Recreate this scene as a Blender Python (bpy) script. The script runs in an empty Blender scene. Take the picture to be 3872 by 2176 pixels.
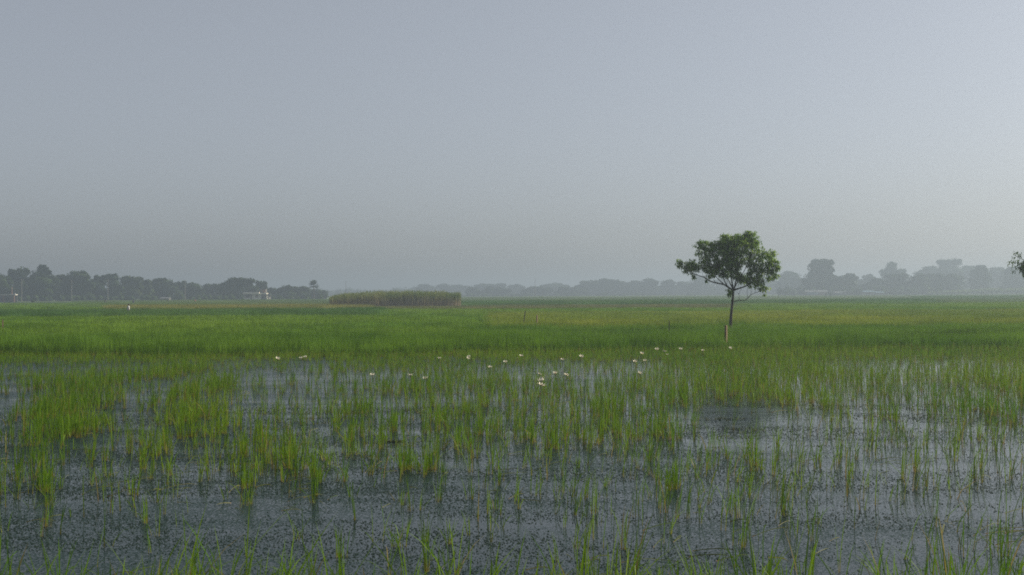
import bpy, math, random
import numpy as np
from mathutils import Matrix, Vector

random.seed(7)
RNG = np.random.default_rng(7)
S = bpy.context.scene
COL = S.collection
R = math.radians

# ------------------------------------------------------------------ camera
EYE = 2.5
FPX = 4613.0                      # focal length in photo pixels (photo is 3872 wide)
cam_d = bpy.data.cameras.new('camera')
cam_d.sensor_width = 36.0
cam_d.lens = 36.0 * FPX / 3872.0
cam_d.clip_start = 0.1
cam_d.clip_end = 20000.0
cam = bpy.data.objects.new('camera', cam_d)
COL.objects.link(cam)
cam.matrix_world = (Matrix.Translation((0, 0, EYE)) @ Matrix.Rotation(R(90.25), 4, 'X') @ Matrix.Rotation(R(-0.30), 4, 'Z'))
S.camera = cam

# ------------------------------------------------------------------ world, sun, exposure
SUN_EL, SUN_AZ = 30.0, 70.0       # azimuth clockwise from the view direction (+Y)
world = bpy.data.worlds.new('World')
S.world = world
world.use_nodes = True
wt = world.node_tree
for n in list(wt.nodes):
    wt.nodes.remove(n)
w_out = wt.nodes.new('ShaderNodeOutputWorld')
w_bg = wt.nodes.new('ShaderNodeBackground')
w_bg.inputs['Strength'].default_value = 0.104
sky = wt.nodes.new('ShaderNodeTexSky')
sky.sky_type = 'NISHITA'
sky.sun_disc = False
sky.sun_elevation = R(SUN_EL)
sky.sun_rotation = R(SUN_AZ)
sky.altitude = 0.0
sky.air_density = 0.7
sky.dust_density = 2.4
sky.ozone_density = 2.0
w_hsv = wt.nodes.new('ShaderNodeHueSaturation')
w_hsv.inputs['Saturation'].default_value = 0.56
w_tint = wt.nodes.new('ShaderNodeMix')
w_tint.data_type = 'RGBA'
w_tint.blend_type = 'MULTIPLY'
w_tint.inputs['Factor'].default_value = 1.0
w_tint.inputs[7].default_value = (0.982, 0.993, 0.982, 1)
wt.links.new(sky.outputs[0], w_hsv.inputs['Color'])
wt.links.new(w_hsv.outputs[0], w_tint.inputs[6])
w_veil = wt.nodes.new('ShaderNodeMix')          # thin even veil of high haze over the clear sky
w_veil.data_type = 'RGBA'
w_veil.inputs['Factor'].default_value = 0.43
w_veil.inputs[7].default_value = (2.70, 2.80, 2.98, 1)
wt.links.new(w_tint.outputs[2], w_veil.inputs[6])
wt.links.new(w_veil.outputs[2], w_bg.inputs['Color'])
wt.links.new(w_bg.outputs[0], w_out.inputs['Surface'])

sun_d = bpy.data.lights.new('sun', 'SUN')
sun_d.energy = 4.8
sun_d.angle = R(3.0)
sun_d.color = (1.0, 0.90, 0.72)
sun_o = bpy.data.objects.new('sun', sun_d)
COL.objects.link(sun_o)
to_sun = Vector((math.sin(R(SUN_AZ)) * math.cos(R(SUN_EL)), math.cos(R(SUN_AZ)) * math.cos(R(SUN_EL)), math.sin(R(SUN_EL))))
sun_o.rotation_euler = to_sun.to_track_quat('Z', 'Y').to_euler()
sun_o.location = (60, 0, 60)

S.view_settings.view_transform = 'Standard'
S.view_settings.look = 'None'
S.view_settings.exposure = 0.38
S.view_settings.gamma = 1.0
S.view_settings.use_curve_mapping = False
S.cycles.max_bounces = 6
S.cycles.diffuse_bounces = 3
S.cycles.glossy_bounces = 3
S.cycles.transmission_bounces = 3
S.cycles.volume_bounces = 0
S.cycles.filter_width = 1.8
S.cycles.use_denoising = False       # the little grain that is left suits the hazy air better than smoothing

# ------------------------------------------------------------------ helpers
def X(px, d):
    """metres to the right of the optical axis for photo column px at distance d"""
    return (px - 1936.0) / FPX * d

def hor(px):
    return 1108.0 - (px - 1936.0) * math.tan(R(0.30))

def Z(px, py, d):
    return EYE + (hor(px) - py) * d / FPX

def tag(o, label=None, cat=None, group=None, kind=None):
    if label: o['label'] = label
    if cat: o['category'] = cat
    if group: o['group'] = group
    if kind: o['kind'] = kind
    return o

def empty(name, loc, rz=0.0, **kw):
    o = bpy.data.objects.new(name, None)
    o.empty_display_size = 0.2
    COL.objects.link(o)
    o.location = loc
    o.rotation_euler = (0, 0, rz)
    return tag(o, **kw)

def mesh_np(name, V, F, mat=None, attrs=None, smooth=False):
    """triangle mesh from numpy arrays"""
    V = np.ascontiguousarray(V, dtype=np.float32)
    F = np.ascontiguousarray(F, dtype=np.int32)
    me = bpy.data.meshes.new(name)
    me.vertices.add(len(V))
    me.vertices.foreach_set('co', V.ravel())
    k = F.shape[1]
    me.loops.add(F.size)
    me.loops.foreach_set('vertex_index', F.ravel())
    me.polygons.add(len(F))
    me.polygons.foreach_set('loop_start', np.arange(0, F.size, k, dtype=np.int32))
    me.polygons.foreach_set('loop_total', np.full(len(F), k, dtype=np.int32))
    if smooth:
        me.polygons.foreach_set('use_smooth', np.ones(len(F), dtype=bool))
    for nm, arr in (attrs or {}).items():
        a = me.attributes.new(nm, 'FLOAT', 'POINT')
        a.data.foreach_set('value', np.ascontiguousarray(arr, dtype=np.float32))
    if mat: me.materials.append(mat)
    me.update(calc_edges=True)
    return me

def obj(name, me, parent=None, loc=None):
    o = bpy.data.objects.new(name, me)
    COL.objects.link(o)
    if parent: o.parent = parent
    if loc is not None: o.location = loc
    return o

class MB:
    """collects vertices and triangles"""
    def __init__(s):
        s.v, s.f = [], []
    def add(s, V, F):
        b = len(s.v)
        s.v += [tuple(p) for p in V]
        s.f += [tuple(i + b for i in f) for f in F]
    def box(s, c, size, rz=0.0, taper=1.0, shear=(0, 0)):
        hx, hy, hz = size[0] / 2, size[1] / 2, size[2] / 2
        ca, sa = math.cos(rz), math.sin(rz)
        V = []
        for z in (-1, 1):
            k = taper if z > 0 else 1.0
            for x, y in ((-1, -1), (1, -1), (1, 1), (-1, 1)):
                px, py = x * hx * k, y * hy * k
                V.append((c[0] + px * ca - py * sa + (shear[0] if z > 0 else 0), c[1] + px * sa + py * ca + (shear[1] if z > 0 else 0), c[2] + z * hz))
        Q = [(0, 3, 2, 1), (4, 5, 6, 7), (0, 1, 5, 4), (1, 2, 6, 5), (2, 3, 7, 6), (3, 0, 4, 7)]
        s.add(V, Q)
    def tube(s, pts, rad, n=7, cap=True):
        pts = [Vector(p) for p in pts]
        rings = []
        for i, p in enumerate(pts):
            t = (pts[min(i + 1, len(pts) - 1)] - pts[max(i - 1, 0)]).normalized()
            a = t.cross(Vector((0.13, 0.99, 0.07)))
            if a.length < 0.1: a = t.cross(Vector((1, 0, 0)))
            a.normalize(); b = t.cross(a)
            r = rad[i] if hasattr(rad, '__len__') else rad
            rings.append([p + (a * math.cos(2 * math.pi * k / n) + b * math.sin(2 * math.pi * k / n)) * r for k in range(n)])
        V = [q for r_ in rings for q in r_]
        F = []
        for i in range(len(rings) - 1):
            for k in range(n):
                a0, a1 = i * n + k, i * n + (k + 1) % n
                F.append((a0, a1, a1 + n, a0 + n))
        if cap:
            F.append(tuple(range(n - 1, -1, -1)))
            F.append(tuple((len(rings) - 1) * n + k for k in range(n)))
        s.add(V, F)
    def build(s, name, mat, parent=None, smooth=False, loc=None):
        me = bpy.data.meshes.new(name)
        me.from_pydata(s.v, [], s.f)
        if smooth:
            me.polygons.foreach_set('use_smooth', np.ones(len(s.f), dtype=bool))
        if mat: me.materials.append(mat)
        me.update()
        return obj(name, me, parent, loc)

def vnoise(x, y, seed=0):
    """smooth value noise in 0..1 on numpy arrays"""
    x = np.asarray(x, float); y = np.asarray(y, float)
    xi, yi = np.floor(x).astype(np.int64), np.floor(y).astype(np.int64)
    fx, fy = x - xi, y - yi
    fx, fy = fx * fx * (3 - 2 * fx), fy * fy * (3 - 2 * fy)
    def h(a, b):
        n = (a * 374761393 + b * 668265263 + seed * 974711) & 0xffffffff
        n = ((n ^ (n >> 13)) * 1274126177) & 0xffffffff
        return ((n ^ (n >> 16)) & 0xffff) / 65535.0
    return (h(xi, yi) * (1 - fx) + h(xi + 1, yi) * fx) * (1 - fy) + (h(xi, yi + 1) * (1 - fx) + h(xi + 1, yi + 1) * fx) * fy

# ------------------------------------------------------------------ materials
def nmat(name):
    m = bpy.data.materials.new(name)
    m.use_nodes = True
    nt = m.node_tree
    for n in list(nt.nodes): nt.nodes.remove(n)
    out = nt.nodes.new('ShaderNodeOutputMaterial')
    return m, nt, out

def N(nt, t, **kw):
    n = nt.nodes.new(t)
    for k, v in kw.items():
        setattr(n, k, v)
    return n

def mixc(nt, fac, a, b, blend='MIX'):
    n = N(nt, 'ShaderNodeMix', data_type='RGBA', blend_type=blend)
    for idx, v in ((0, fac), (6, a), (7, b)):
        if hasattr(v, 'is_output'): nt.links.new(v, n.inputs[idx])
        else: n.inputs[idx].default_value = v if idx == 0 else (*v, 1)
    return n.outputs[2]

def ramp(nt, src, stops):
    n = N(nt, 'ShaderNodeValToRGB')
    cr = n.color_ramp
    while len(cr.elements) < len(stops): cr.elements.new(0.5)
    for e, (p, c) in zip(cr.elements, stops):
        e.position = p
        e.color = (*c, 1) if len(c) == 3 else c
    nt.links.new(src, n.inputs[0])
    return n.outputs[0]

def g(v): return (v, v, v)

def noise(nt, scale, detail=3.0, coord=None, stretch=None, rough=0.55, dist=0.0):
    n = N(nt, 'ShaderNodeTexNoise')
    n.inputs['Scale'].default_value = scale
    n.inputs['Detail'].default_value = detail
    n.inputs['Roughness'].default_value = rough
    n.inputs['Distortion'].default_value = dist
    if coord is None:
        coord = N(nt, 'ShaderNodeNewGeometry').outputs['Position']
    if stretch:
        mp = N(nt, 'ShaderNodeMapping')
        mp.inputs['Scale'].default_value = stretch
        nt.links.new(coord, mp.inputs[0])
        coord = mp.outputs[0]
    nt.links.new(coord, n.inputs['Vector'])
    return n.outputs[0]

def attr(nt, name):
    return N(nt, 'ShaderNodeAttribute', attribute_name=name).outputs['Fac']

def foliage_shader(nt, out, col, trans=0.35, gloss=0.012, rough=0.5):
    d = N(nt, 'ShaderNodeBsdfDiffuse')
    t = N(nt, 'ShaderNodeBsdfTranslucent')
    gl = N(nt, 'ShaderNodeBsdfGlossy')
    gl.inputs['Roughness'].default_value = rough
    m1 = N(nt, 'ShaderNodeMixShader'); m1.inputs[0].default_value = trans
    m2 = N(nt, 'ShaderNodeMixShader'); m2.inputs[0].default_value = gloss
    nt.links.new(col, d.inputs[0]); nt.links.new(col, t.inputs[0])
    nt.links.new(d.outputs[0], m1.inputs[1]); nt.links.new(t.outputs[0], m1.inputs[2])
    nt.links.new(m1.outputs[0], m2.inputs[1]); nt.links.new(gl.outputs[0], m2.inputs[2])
    nt.links.new(m2.outputs[0], out.inputs[0])

def rice_mat(name, lo, hi, base=(0.26, 0.155, 0.05), patch=0.08, base_to=0.30, alt=None, alt_amt=0.0, deep=(0.62, 0.78, 0.75), dry_amt=0.0):
    """blade colour: straw sheath at the foot, green above, varying by blade and by patch of field"""
    m, nt, out = nmat(name)
    t, r = attr(nt, 't'), attr(nt, 'rnd')
    c = mixc(nt, r, lo, hi)
    pn = noise(nt, patch, 3.0, stretch=(1.0, 0.55, 0.3))
    pn = ramp(nt, pn, [(0.36, g(0.0)), (0.66, g(1.0))])
    dark = mixc(nt, 1.0, c, deep, 'MULTIPLY')
    c = mixc(nt, pn, dark, c)
    if alt:
        an = ramp(nt, noise(nt, patch * 2.3, 3.0, stretch=(0.6, 1.0, 0.3)), [(0.42, g(0.0)), (0.68, g(alt_amt))])
        c = mixc(nt, an, c, alt)
    dry = ramp(nt, r, [(0.925, g(0.0)), (0.95, g(dry_amt))])
    c = mixc(nt, dry, c, (0.27, 0.19, 0.07))
    foot = ramp(nt, t, [(0.02, g(1.0)), (base_to, g(0.0))])
    c = mixc(nt, foot, c, base)
    foliage_shader(nt, out, c)
    return m

def simple(name, col, rough=0.8, var=0.25, scale=6.0, spec=0.3, stretch=None):
    m, nt, out = nmat(name)
    p = N(nt, 'ShaderNodeBsdfPrincipled')
    n = noise(nt, scale, 4.0, stretch=stretch)
    c = mixc(nt, n, tuple(v * (1 - var) for v in col), tuple(v * (1 + var) for v in col))
    nt.links.new(c, p.inputs['Base Color'])
    p.inputs['Roughness'].default_value = rough
    p.inputs['Specular IOR Level'].default_value = spec
    nt.links.new(p.outputs[0], out.inputs[0])
    return m

M = {}
M['rice'] = rice_mat('rice_blades', (0.098, 0.200, 0.009), (0.225, 0.325, 0.018), patch=0.25, base_to=0.36, dry_amt=0.8)
M['rice_lush'] = rice_mat('rice_lush', (0.085, 0.180, 0.008), (0.165, 0.280, 0.012), patch=0.14, base_to=0.22, deep=(0.56, 0.68, 0.62))
M['rice_mid'] = rice_mat('rice_mid', (0.105, 0.205, 0.008), (0.200, 0.300, 0.012), patch=0.05, base_to=0.15)
M['rice_ripe'] = rice_mat('rice_ripening', (0.175, 0.230, 0.012), (0.280, 0.310, 0.026), patch=0.06, base_to=0.15, alt=(0.09, 0.165, 0.012), alt_amt=0.5)
M['rice_gold'] = rice_mat('rice_gold', (0.190, 0.190, 0.036), (0.290, 0.260, 0.060), patch=0.06, base_to=0.35, base=(0.07, 0.075, 0.02))
M['rice_brown'] = rice_mat('rice_brown', (0.150, 0.155, 0.040), (0.215, 0.190, 0.055), patch=0.05, base_to=0.1, alt=(0.08, 0.12, 0.025), alt_amt=0.6)
M['rice_deep'] = rice_mat('rice_deep', (0.055, 0.135, 0.020), (0.105, 0.190, 0.026), patch=0.04, base_to=0.15)
M['rice_far'] = rice_mat('rice_far', (0.090, 0.165, 0.032), (0.150, 0.220, 0.048), patch=0.02, base_to=0.1, alt=(0.13, 0.14, 0.05), alt_amt=0.5)
M['reed'] = rice_mat('reed_stalks', (0.130, 0.180, 0.040), (0.320, 0.320, 0.105), base=(0.46, 0.33, 0.21), patch=0.35, base_to=0.80)
M['straw'] = rice_mat('straw', (0.085, 0.12, 0.02), (0.22, 0.19, 0.06), patch=0.4, base_to=0.1)
M['bark'] = simple('bark', (0.045, 0.037, 0.028), 0.9, 0.45, 5.0, 0.2, (1, 1, 0.25))
M['far_bark'] = simple('far_bark', (0.08, 0.065, 0.05), 0.9, 0.3, 1.0)
M['wood'] = simple('stake_wood', (0.19, 0.135, 0.08), 0.85, 0.35, 14.0, 0.2, (1, 1, 0.15))
M['grey_wood'] = simple('grey_wood', (0.12, 0.09, 0.06), 0.9, 0.35, 14.0, 0.2, (1, 1, 0.15))
M['concrete'] = simple('pole_concrete', (0.24, 0.22, 0.19), 0.9, 0.2, 2.0)
M['plaster'] = simple('cream_plaster', (0.80, 0.76, 0.66), 0.9, 0.15, 0.9)
M['slab'] = simple('roof_slab', (0.76, 0.71, 0.60), 0.9, 0.2, 0.7)
M['brick'] = simple('raw_brick', (0.20, 0.12, 0.09), 0.9, 0.25, 3.0)
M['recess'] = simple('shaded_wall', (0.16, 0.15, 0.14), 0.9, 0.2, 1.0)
M['shutter'] = simple('window_wood', (0.10, 0.07, 0.06), 0.7, 0.2, 2.0)
M['tin'] = simple('tin_roof', (0.13, 0.14, 0.14), 0.5, 0.2, 0.6, 0.5)
M['blue'] = simple('blue_sheet', (0.10, 0.18, 0.23), 0.6, 0.2, 0.5)
M['skin'] = simple('skin', (0.15, 0.075, 0.045), 0.6, 0.1, 8.0)
M['hair'] = simple('hair', (0.012, 0.010, 0.009), 0.5, 0.2, 20.0)
M['white_cloth'] = simple('white_cloth', (0.44, 0.45, 0.45), 0.9, 0.08, 6.0)
M['dark_cloth'] = simple('dark_cloth', (0.035, 0.04, 0.075), 0.9, 0.2, 6.0)
M['red_cloth'] = simple('red_cloth', (0.33, 0.11, 0.09), 0.9, 0.2, 6.0)
M['grey_cloth'] = simple('grey_cloth', (0.14, 0.13, 0.16), 0.9, 0.2, 6.0)
M['petal'] = simple('lily_petal', (0.84, 0.80, 0.66), 0.6, 0.06, 12.0)
M['stamen'] = simple('lily_stamen', (0.65, 0.42, 0.06), 0.7, 0.2, 30.0)
M['stalk'] = simple('lily_stalk', (0.10, 0.07, 0.035), 0.6, 0.2, 12.0)
M['weed'] = simple('floating_weed', (0.015, 0.029, 0.023), 0.7, 0.5, 30.0, 0.15)
M['mat_weed'] = simple('weed_mat', (0.030, 0.042, 0.018), 0.8, 0.5, 9.0, 0.2)
M['feather'] = simple('feather', (0.8, 0.8, 0.78), 0.8, 0.05, 10.0)

def leaf_mat(name, lo, hi, trans=0.30, gloss=0.015):
    m, nt, out = nmat(name)
    r = attr(nt, 'rnd')
    c = mixc(nt, r, lo, hi)
    foliage_shader(nt, out, c, trans, gloss, 0.4)
    return m
M['leaf'] = leaf_mat('tree_leaves', (0.085, 0.185, 0.018), (0.300, 0.420, 0.055), 0.42)
M['far_leaf'] = leaf_mat('far_leaves', (0.030, 0.055, 0.018), (0.060, 0.090, 0.028), 0.2, 0.0)
M['far_leaf_warm'] = leaf_mat('far_leaves_warm', (0.045, 0.070, 0.018), (0.090, 0.115, 0.030), 0.2, 0.0)
M['banana'] = leaf_mat('banana_leaves', (0.09, 0.14, 0.04), (0.20, 0.26, 0.09), 0.3, 0.01)

# water: dark, glossy, small ripples, scum of tiny weed
def water_material():
    m, nt, out = nmat('water')
    p = N(nt, 'ShaderNodeBsdfPrincipled')
    p.inputs['IOR'].default_value = 1.33
    pos = N(nt, 'ShaderNodeNewGeometry').outputs['Position']
    patch = noise(nt, 0.45, 4.0, pos, (0.45, 1.0, 1.0), 0.6, 0.6)
    streak = noise(nt, 0.30, 3.0, pos, (0.35, 2.2, 1.0), 0.5, 1.2)
    vo = N(nt, 'ShaderNodeTexVoronoi')
    vo.inputs['Scale'].default_value = 44.0
    vo.inputs['Randomness'].default_value = 1.0
    mp = N(nt, 'ShaderNodeMapping'); mp.inputs['Scale'].default_value = (1.0, 0.8, 1.0)
    nt.links.new(pos, mp.inputs[0]); nt.links.new(mp.outputs[0], vo.inputs['Vector'])
    fine = noise(nt, 40.0, 1.0, pos)
    sx = N(nt, 'ShaderNodeSeparateXYZ'); nt.links.new(pos, sx.inputs[0])
    def mad(a, k, b):
        n = N(nt, 'ShaderNodeMath', operation='MULTIPLY_ADD')
        nt.links.new(a, n.inputs[0]); n.inputs[1].default_value = k
        if hasattr(b, 'is_output'): nt.links.new(b, n.inputs[2])
        else: n.inputs[2].default_value = b
        return n.outputs[0]
    v = mad(vo.outputs['Distance'], -1.0, mad(patch, 0.75, mad(streak, 0.45, mad(fine, 0.25, mad(sx.outputs[0], -0.014, 0.0)))))
    mask = ramp(nt, v, [(0.10, g(0.0)), (0.36, g(1.0))])
    c = mixc(nt, mask, (0.006, 0.013, 0.013), (0.009, 0.024, 0.021))
    nt.links.new(c, p.inputs['Base Color'])
    rr = N(nt, 'ShaderNodeMapRange')
    nt.links.new(mask, rr.inputs[0]); rr.inputs[3].default_value = 0.05; rr.inputs[4].default_value = 0.42
    nt.links.new(rr.outputs[0], p.inputs['Roughness'])
    sp = N(nt, 'ShaderNodeMapRange')
    nt.links.new(mask, sp.inputs[0]); sp.inputs[3].default_value = 0.34; sp.inputs[4].default_value = 0.13
    nt.links.new(sp.outputs[0], p.inputs['Specular IOR Level'])
    rip = noise(nt, 2.2, 3.0, pos, (0.35, 1.6, 1.0), 0.5)
    b = N(nt, 'ShaderNodeBump')
    b.inputs['Strength'].default_value = 0.07
    b.inputs['Distance'].default_value = 0.03
    nt.links.new(rip, b.inputs['Height'])
    nt.links.new(b.outputs[0], p.inputs['Normal'])
    nt.links.new(p.outputs[0], out.inputs[0])
    return m
M['water'] = water_material()

def ground_material(name, a, b, scale):
    m, nt, out = nmat(name)
    p = N(nt, 'ShaderNodeBsdfPrincipled')
    c = mixc(nt, ramp(nt, noise(nt, scale, 5.0), [(0.35, g(0)), (0.65, g(1))]), a, b)
    nt.links.new(c, p.inputs['Base Color'])
    p.inputs['Roughness'].default_value = 0.95
    p.inputs['Specular IOR Level'].default_value = 0.1
    nt.links.new(p.outputs[0], out.inputs[0])
    return m
M['mud'] = ground_material('mud', (0.030, 0.026, 0.018), (0.055, 0.045, 0.030), 0.4)
M['turf'] = ground_material('bank_turf', (0.075, 0.125, 0.030), (0.115, 0.150, 0.045), 0.03)

# ------------------------------------------------------------------ setting: ground, water, far bank
def sheet(name, x0, x1, y0, y1, z, mat):
    me = bpy.data.meshes.new(name)
    me.from_pydata([(x0, y0, z), (x1, y0, z), (x1, y1, z), (x0, y1, z)], [], [(0, 1, 2, 3)])
    me.materials.append(mat)
    return tag(obj(name, me), kind='structure')

sheet('ground', -4000, 4000, -300, 4200, -0.28, M['mud'])
sheet('water', -600, 600, -60, 640, 0.0, M['water'])
mb = MB()
mb.add([(-3800, 640.05, 0.05), (3800, 640.05, 0.05), (3800, 4000, 0.05), (-3800, 4000, 0.05), (-3800, 640.05, -0.27), (3800, 640.05, -0.27)], [(0, 1, 2, 3), (4, 5, 1, 0)])
tag(mb.build('far_bank', M['turf']), kind='structure')
mb = MB()
mb.box((-330, 545, 0.0), (530, 186, 0.16))
tag(mb.build('near_bank', M['turf']), kind='structure')

# ------------------------------------------------------------------ blades
def blade_arrays(bx, by, bz, h, az, lean, w, face, K=3, droop=None, curve=1.7):
    """arrays of tapered blades: N blades, K segments; returns V, F, t, blade index"""
    n = len(bx)
    ts = np.linspace(0, 1, K + 1)
    if droop is None: droop = np.zeros(n)
    V = np.zeros((n, 2 * K + 1, 3), np.float32)
    T = np.zeros((n, 2 * K + 1), np.float32)
    wx, wy = np.cos(face), np.sin(face)
    for i, t in enumerate(ts):
        off = lean * t ** curve
        cx, cy = bx + off * np.cos(az), by + off * np.sin(az)
        cz = bz + h * (t - droop * t ** 3)
        wd = w * (0.75 if i == 0 else (1.0 - 0.35 * t)) * 0.5
        if i < K:
            V[:, 2 * i, 0] = cx - wx * wd; V[:, 2 * i, 1] = cy - wy * wd; V[:, 2 * i, 2] = cz
            V[:, 2 * i + 1, 0] = cx + wx * wd; V[:, 2 * i + 1, 1] = cy + wy * wd; V[:, 2 * i + 1, 2] = cz
            T[:, 2 * i] = T[:, 2 * i + 1] = t
        else:
            V[:, 2 * K, 0] = cx; V[:, 2 * K, 1] = cy; V[:, 2 * K, 2] = cz
            T[:, 2 * K] = 1.0
    tri = []
    for i in range(K - 1):
        a = 2 * i
        tri += [(a, a + 1, a + 3), (a, a + 3, a + 2)]
    tri.append((2 * K - 2, 2 * K - 1, 2 * K))
    tri = np.array(tri, np.int32)
    F = (np.arange(n, dtype=np.int32)[:, None, None] * (2 * K + 1) + tri[None]).reshape(-1, 3)
    return V.reshape(-1, 3), F, T.ravel(), np.repeat(np.arange(n), 2 * K + 1)

def tufts(cx, cy, nb, height, spread, lean_amt, width, wind=(0.0, 0.0), K=3, rng=RNG, z0=0.0, droop=0.12, stray=0.24):
    """blade arrays for many tufts; cx, cy, nb, height, lean... per tuft arrays"""
    nb = np.asarray(nb, int)
    idx = np.repeat(np.arange(len(cx)), nb)
    n = len(idx)
    a0 = rng.uniform(0, 2 * math.pi, n)
    rr = np.sqrt(rng.uniform(0, 1, n)) * np.asarray(spread)[idx]
    bx, by = np.asarray(cx)[idx] + rr * np.cos(a0), np.asarray(cy)[idx] + rr * np.sin(a0)
    h = np.asarray(height)[idx] * rng.uniform(0.55, 1.05, n)
    az = a0 + rng.normal(0, 0.7, n)
    ln = h * np.abs(rng.normal(0, 1, n)) * np.asarray(lean_amt)[idx]
    st = rng.uniform(0, 1, n) < stray
    ln = np.where(st, ln + h * rng.uniform(0.25, 0.7, n), ln)
    dr = np.where(st, rng.uniform(0.15, 0.55, n), rng.uniform(0, droop, n))
    lx = ln * np.cos(az) + h * np.asarray(wind[0]) * np.ones(len(cx))[idx] if np.isscalar(wind[0]) else ln * np.cos(az) + h * wind[0][idx]
    ly = ln * np.sin(az) + (h * wind[1] if np.isscalar(wind[1]) else h * wind[1][idx])
    az2, ln2 = np.arctan2(ly, lx), np.hypot(lx, ly)
    w = np.asarray(width)[idx] * rng.uniform(0.6, 1.2, n)
    face = rng.uniform(-0.9, 0.9, n)
    V, F, T, bi = blade_arrays(bx, by, np.full(n, z0), h, az2, ln2, w, face, K, dr)
    rnd = np.clip(rng.normal(0.5, 0.26, n), 0, 1)
    return V, F, T, rnd[bi]

def patch_mesh(name, size, ntuft, nb, h, width, mat, K=2, lean=0.16, seed=1, hvar=0.15, spread=0.08, stray=0.1):
    rng = np.random.default_rng(seed)
    cx, cy = rng.uniform(-size / 2, size / 2, ntuft), rng.uniform(-size / 2, size / 2, ntuft)
    V, F, T, r = tufts(cx, cy, rng.integers(nb[0], nb[1], ntuft), h * rng.uniform(1 - hvar, 1 + hvar, ntuft), np.full(ntuft, spread), np.full(ntuft, lean), np.full(ntuft, width), (0.05, 0.0), K, rng, droop=0.2, stray=stray)
    return mesh_np(name, V, F, mat, {'t': T, 'rnd': r})

def scatter_group(coll):
    ng = bpy.data.node_groups.new('scatter_' + coll.name, 'GeometryNodeTree')
    ng.interface.new_socket('Geometry', in_out='INPUT', socket_type='NodeSocketGeometry')
    ng.interface.new_socket('Geometry', in_out='OUTPUT', socket_type='NodeSocketGeometry')
    gi, go = ng.nodes.new('NodeGroupInput'), ng.nodes.new('NodeGroupOutput')
    ip = ng.nodes.new('GeometryNodeInstanceOnPoints')
    ci = ng.nodes.new('GeometryNodeCollectionInfo')
    ci.inputs['Collection'].default_value = coll
    ci.inputs['Separate Children'].default_value = True
    ci.inputs['Reset Children'].default_value = True
    def na(name, typ):
        a = ng.nodes.new('GeometryNodeInputNamedAttribute')
        a.data_type = typ
        a.inputs['Name'].default_value = name
        return a.outputs['Attribute']
    ng.links.new(gi.outputs[0], ip.inputs['Points'])
    ng.links.new(ci.outputs[0], ip.inputs['Instance'])
    ip.inputs['Pick Instance'].default_value = True
    ng.links.new(na('pick', 'INT'), ip.inputs['Instance Index'])
    ng.links.new(na('rot', 'FLOAT_VECTOR'), ip.inputs['Rotation'])
    ng.links.new(na('scl', 'FLOAT_VECTOR'), ip.inputs['Scale'])
    ng.links.new(ip.outputs[0], go.inputs[0])
    return ng

def field(name, pts, scl_z, coll, npick, label, seed=3, scl_xy=None):
    """one crop plot: a cloud of points that carries tuft patches"""
    rng = np.random.default_rng(seed)
    n = len(pts)
    me = bpy.data.meshes.new(name)
    me.vertices.add(n)
    me.vertices.foreach_set('co', np.ascontiguousarray(pts, dtype=np.float32).ravel())
    a = me.attributes.new('pick', 'INT', 'POINT'); a.data.foreach_set('value', rng.integers(0, npick, n).astype(np.int32))
    rot = np.zeros((n, 3), np.float32); rot[:, 2] = rng.integers(0, 4, n) * (math.pi / 2) + rng.uniform(-0.3, 0.3, n)
    a = me.attributes.new('rot', 'FLOAT_VECTOR', 'POINT'); a.data.foreach_set('vector', rot.ravel())
    sc = np.ones((n, 3), np.float32); sc[:, 2] = scl_z
    if scl_xy is not None: sc[:, 0] = sc[:, 1] = scl_xy
    a = me.attributes.new('scl', 'FLOAT_VECTOR', 'POINT'); a.data.foreach_set('vector', sc.ravel())
    o = obj(name, me)
    md = o.modifiers.new('scatter', 'NODES')
    md.node_group = scatter_group(coll)
    return tag(o, label=label, kind='stuff')

def patch_coll(name, n, mat, **kw):
    c = bpy.data.collections.new(name)
    for i in range(n):
        c.objects.link(bpy.data.objects.new(name, patch_mesh(name, mat=mat, seed=hash_(name) + i, **kw)))
    return c

def hash_(s): return sum((i + 1) * ord(ch) for i, ch in enumerate(s)) % 10007

def grid_pts(d0, d1, step, xl, xr, jitter=0.35, seed=1):
    """points on the ground between distances d0, d1; xl, xr functions of distance giving the sides"""
    rng = np.random.default_rng(seed)
    out = []
    for d in np.arange(d0 + step / 2, d1, step):
        a, b = xl(d), xr(d)
        if b <= a: continue
        xs = np.arange(a + step / 2, b, step)
        out.append(np.stack([xs + rng.uniform(-jitter, jitter, len(xs)) * step, d + rng.uniform(-jitter, jitter, len(xs)) * step, np.zeros(len(xs))], 1))
    return np.concatenate(out)

L_ = lambda d: X(-90, d) - 2.5
R_ = lambda d: X(3960, d) + 2.5
PX = lambda p: (lambda d: X(p, d))

near_kw = dict(size=1.25, ntuft=34, nb=(6, 10), h=0.72, width=0.014, K=2, spread=0.07)
C_lush = patch_coll('lush_patch', 5, M['rice_lush'], **near_kw)
C_mid = patch_coll('mid_patch', 5, M['rice_mid'], **near_kw)
mid_kw = dict(size=2.2, ntuft=85, nb=(5, 8), h=0.72, width=0.03, K=2, spread=0.12)
C_mid2 = patch_coll('mid_patch_b', 4, M['rice_mid'], **mid_kw)
C_ripe = patch_coll('ripe_patch', 4, M['rice_ripe'], **mid_kw)
C_deep = patch_coll('deep_patch', 4, M['rice_deep'], **mid_kw)
C_gold = patch_coll('gold_patch', 4, M['rice_gold'], **mid_kw)
C_brown = patch_coll('brown_patch', 4, M['rice_brown'], **mid_kw)
far_kw = dict(size=6.5, ntuft=230, nb=(4, 7), h=0.72, width=0.10, K=2, spread=0.3)
C_far = patch_coll('far_patch', 4, M['rice_far'], **far_kw)
C_deepfar = patch_coll('deep_far_patch', 4, M['rice_deep'], **far_kw)
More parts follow.
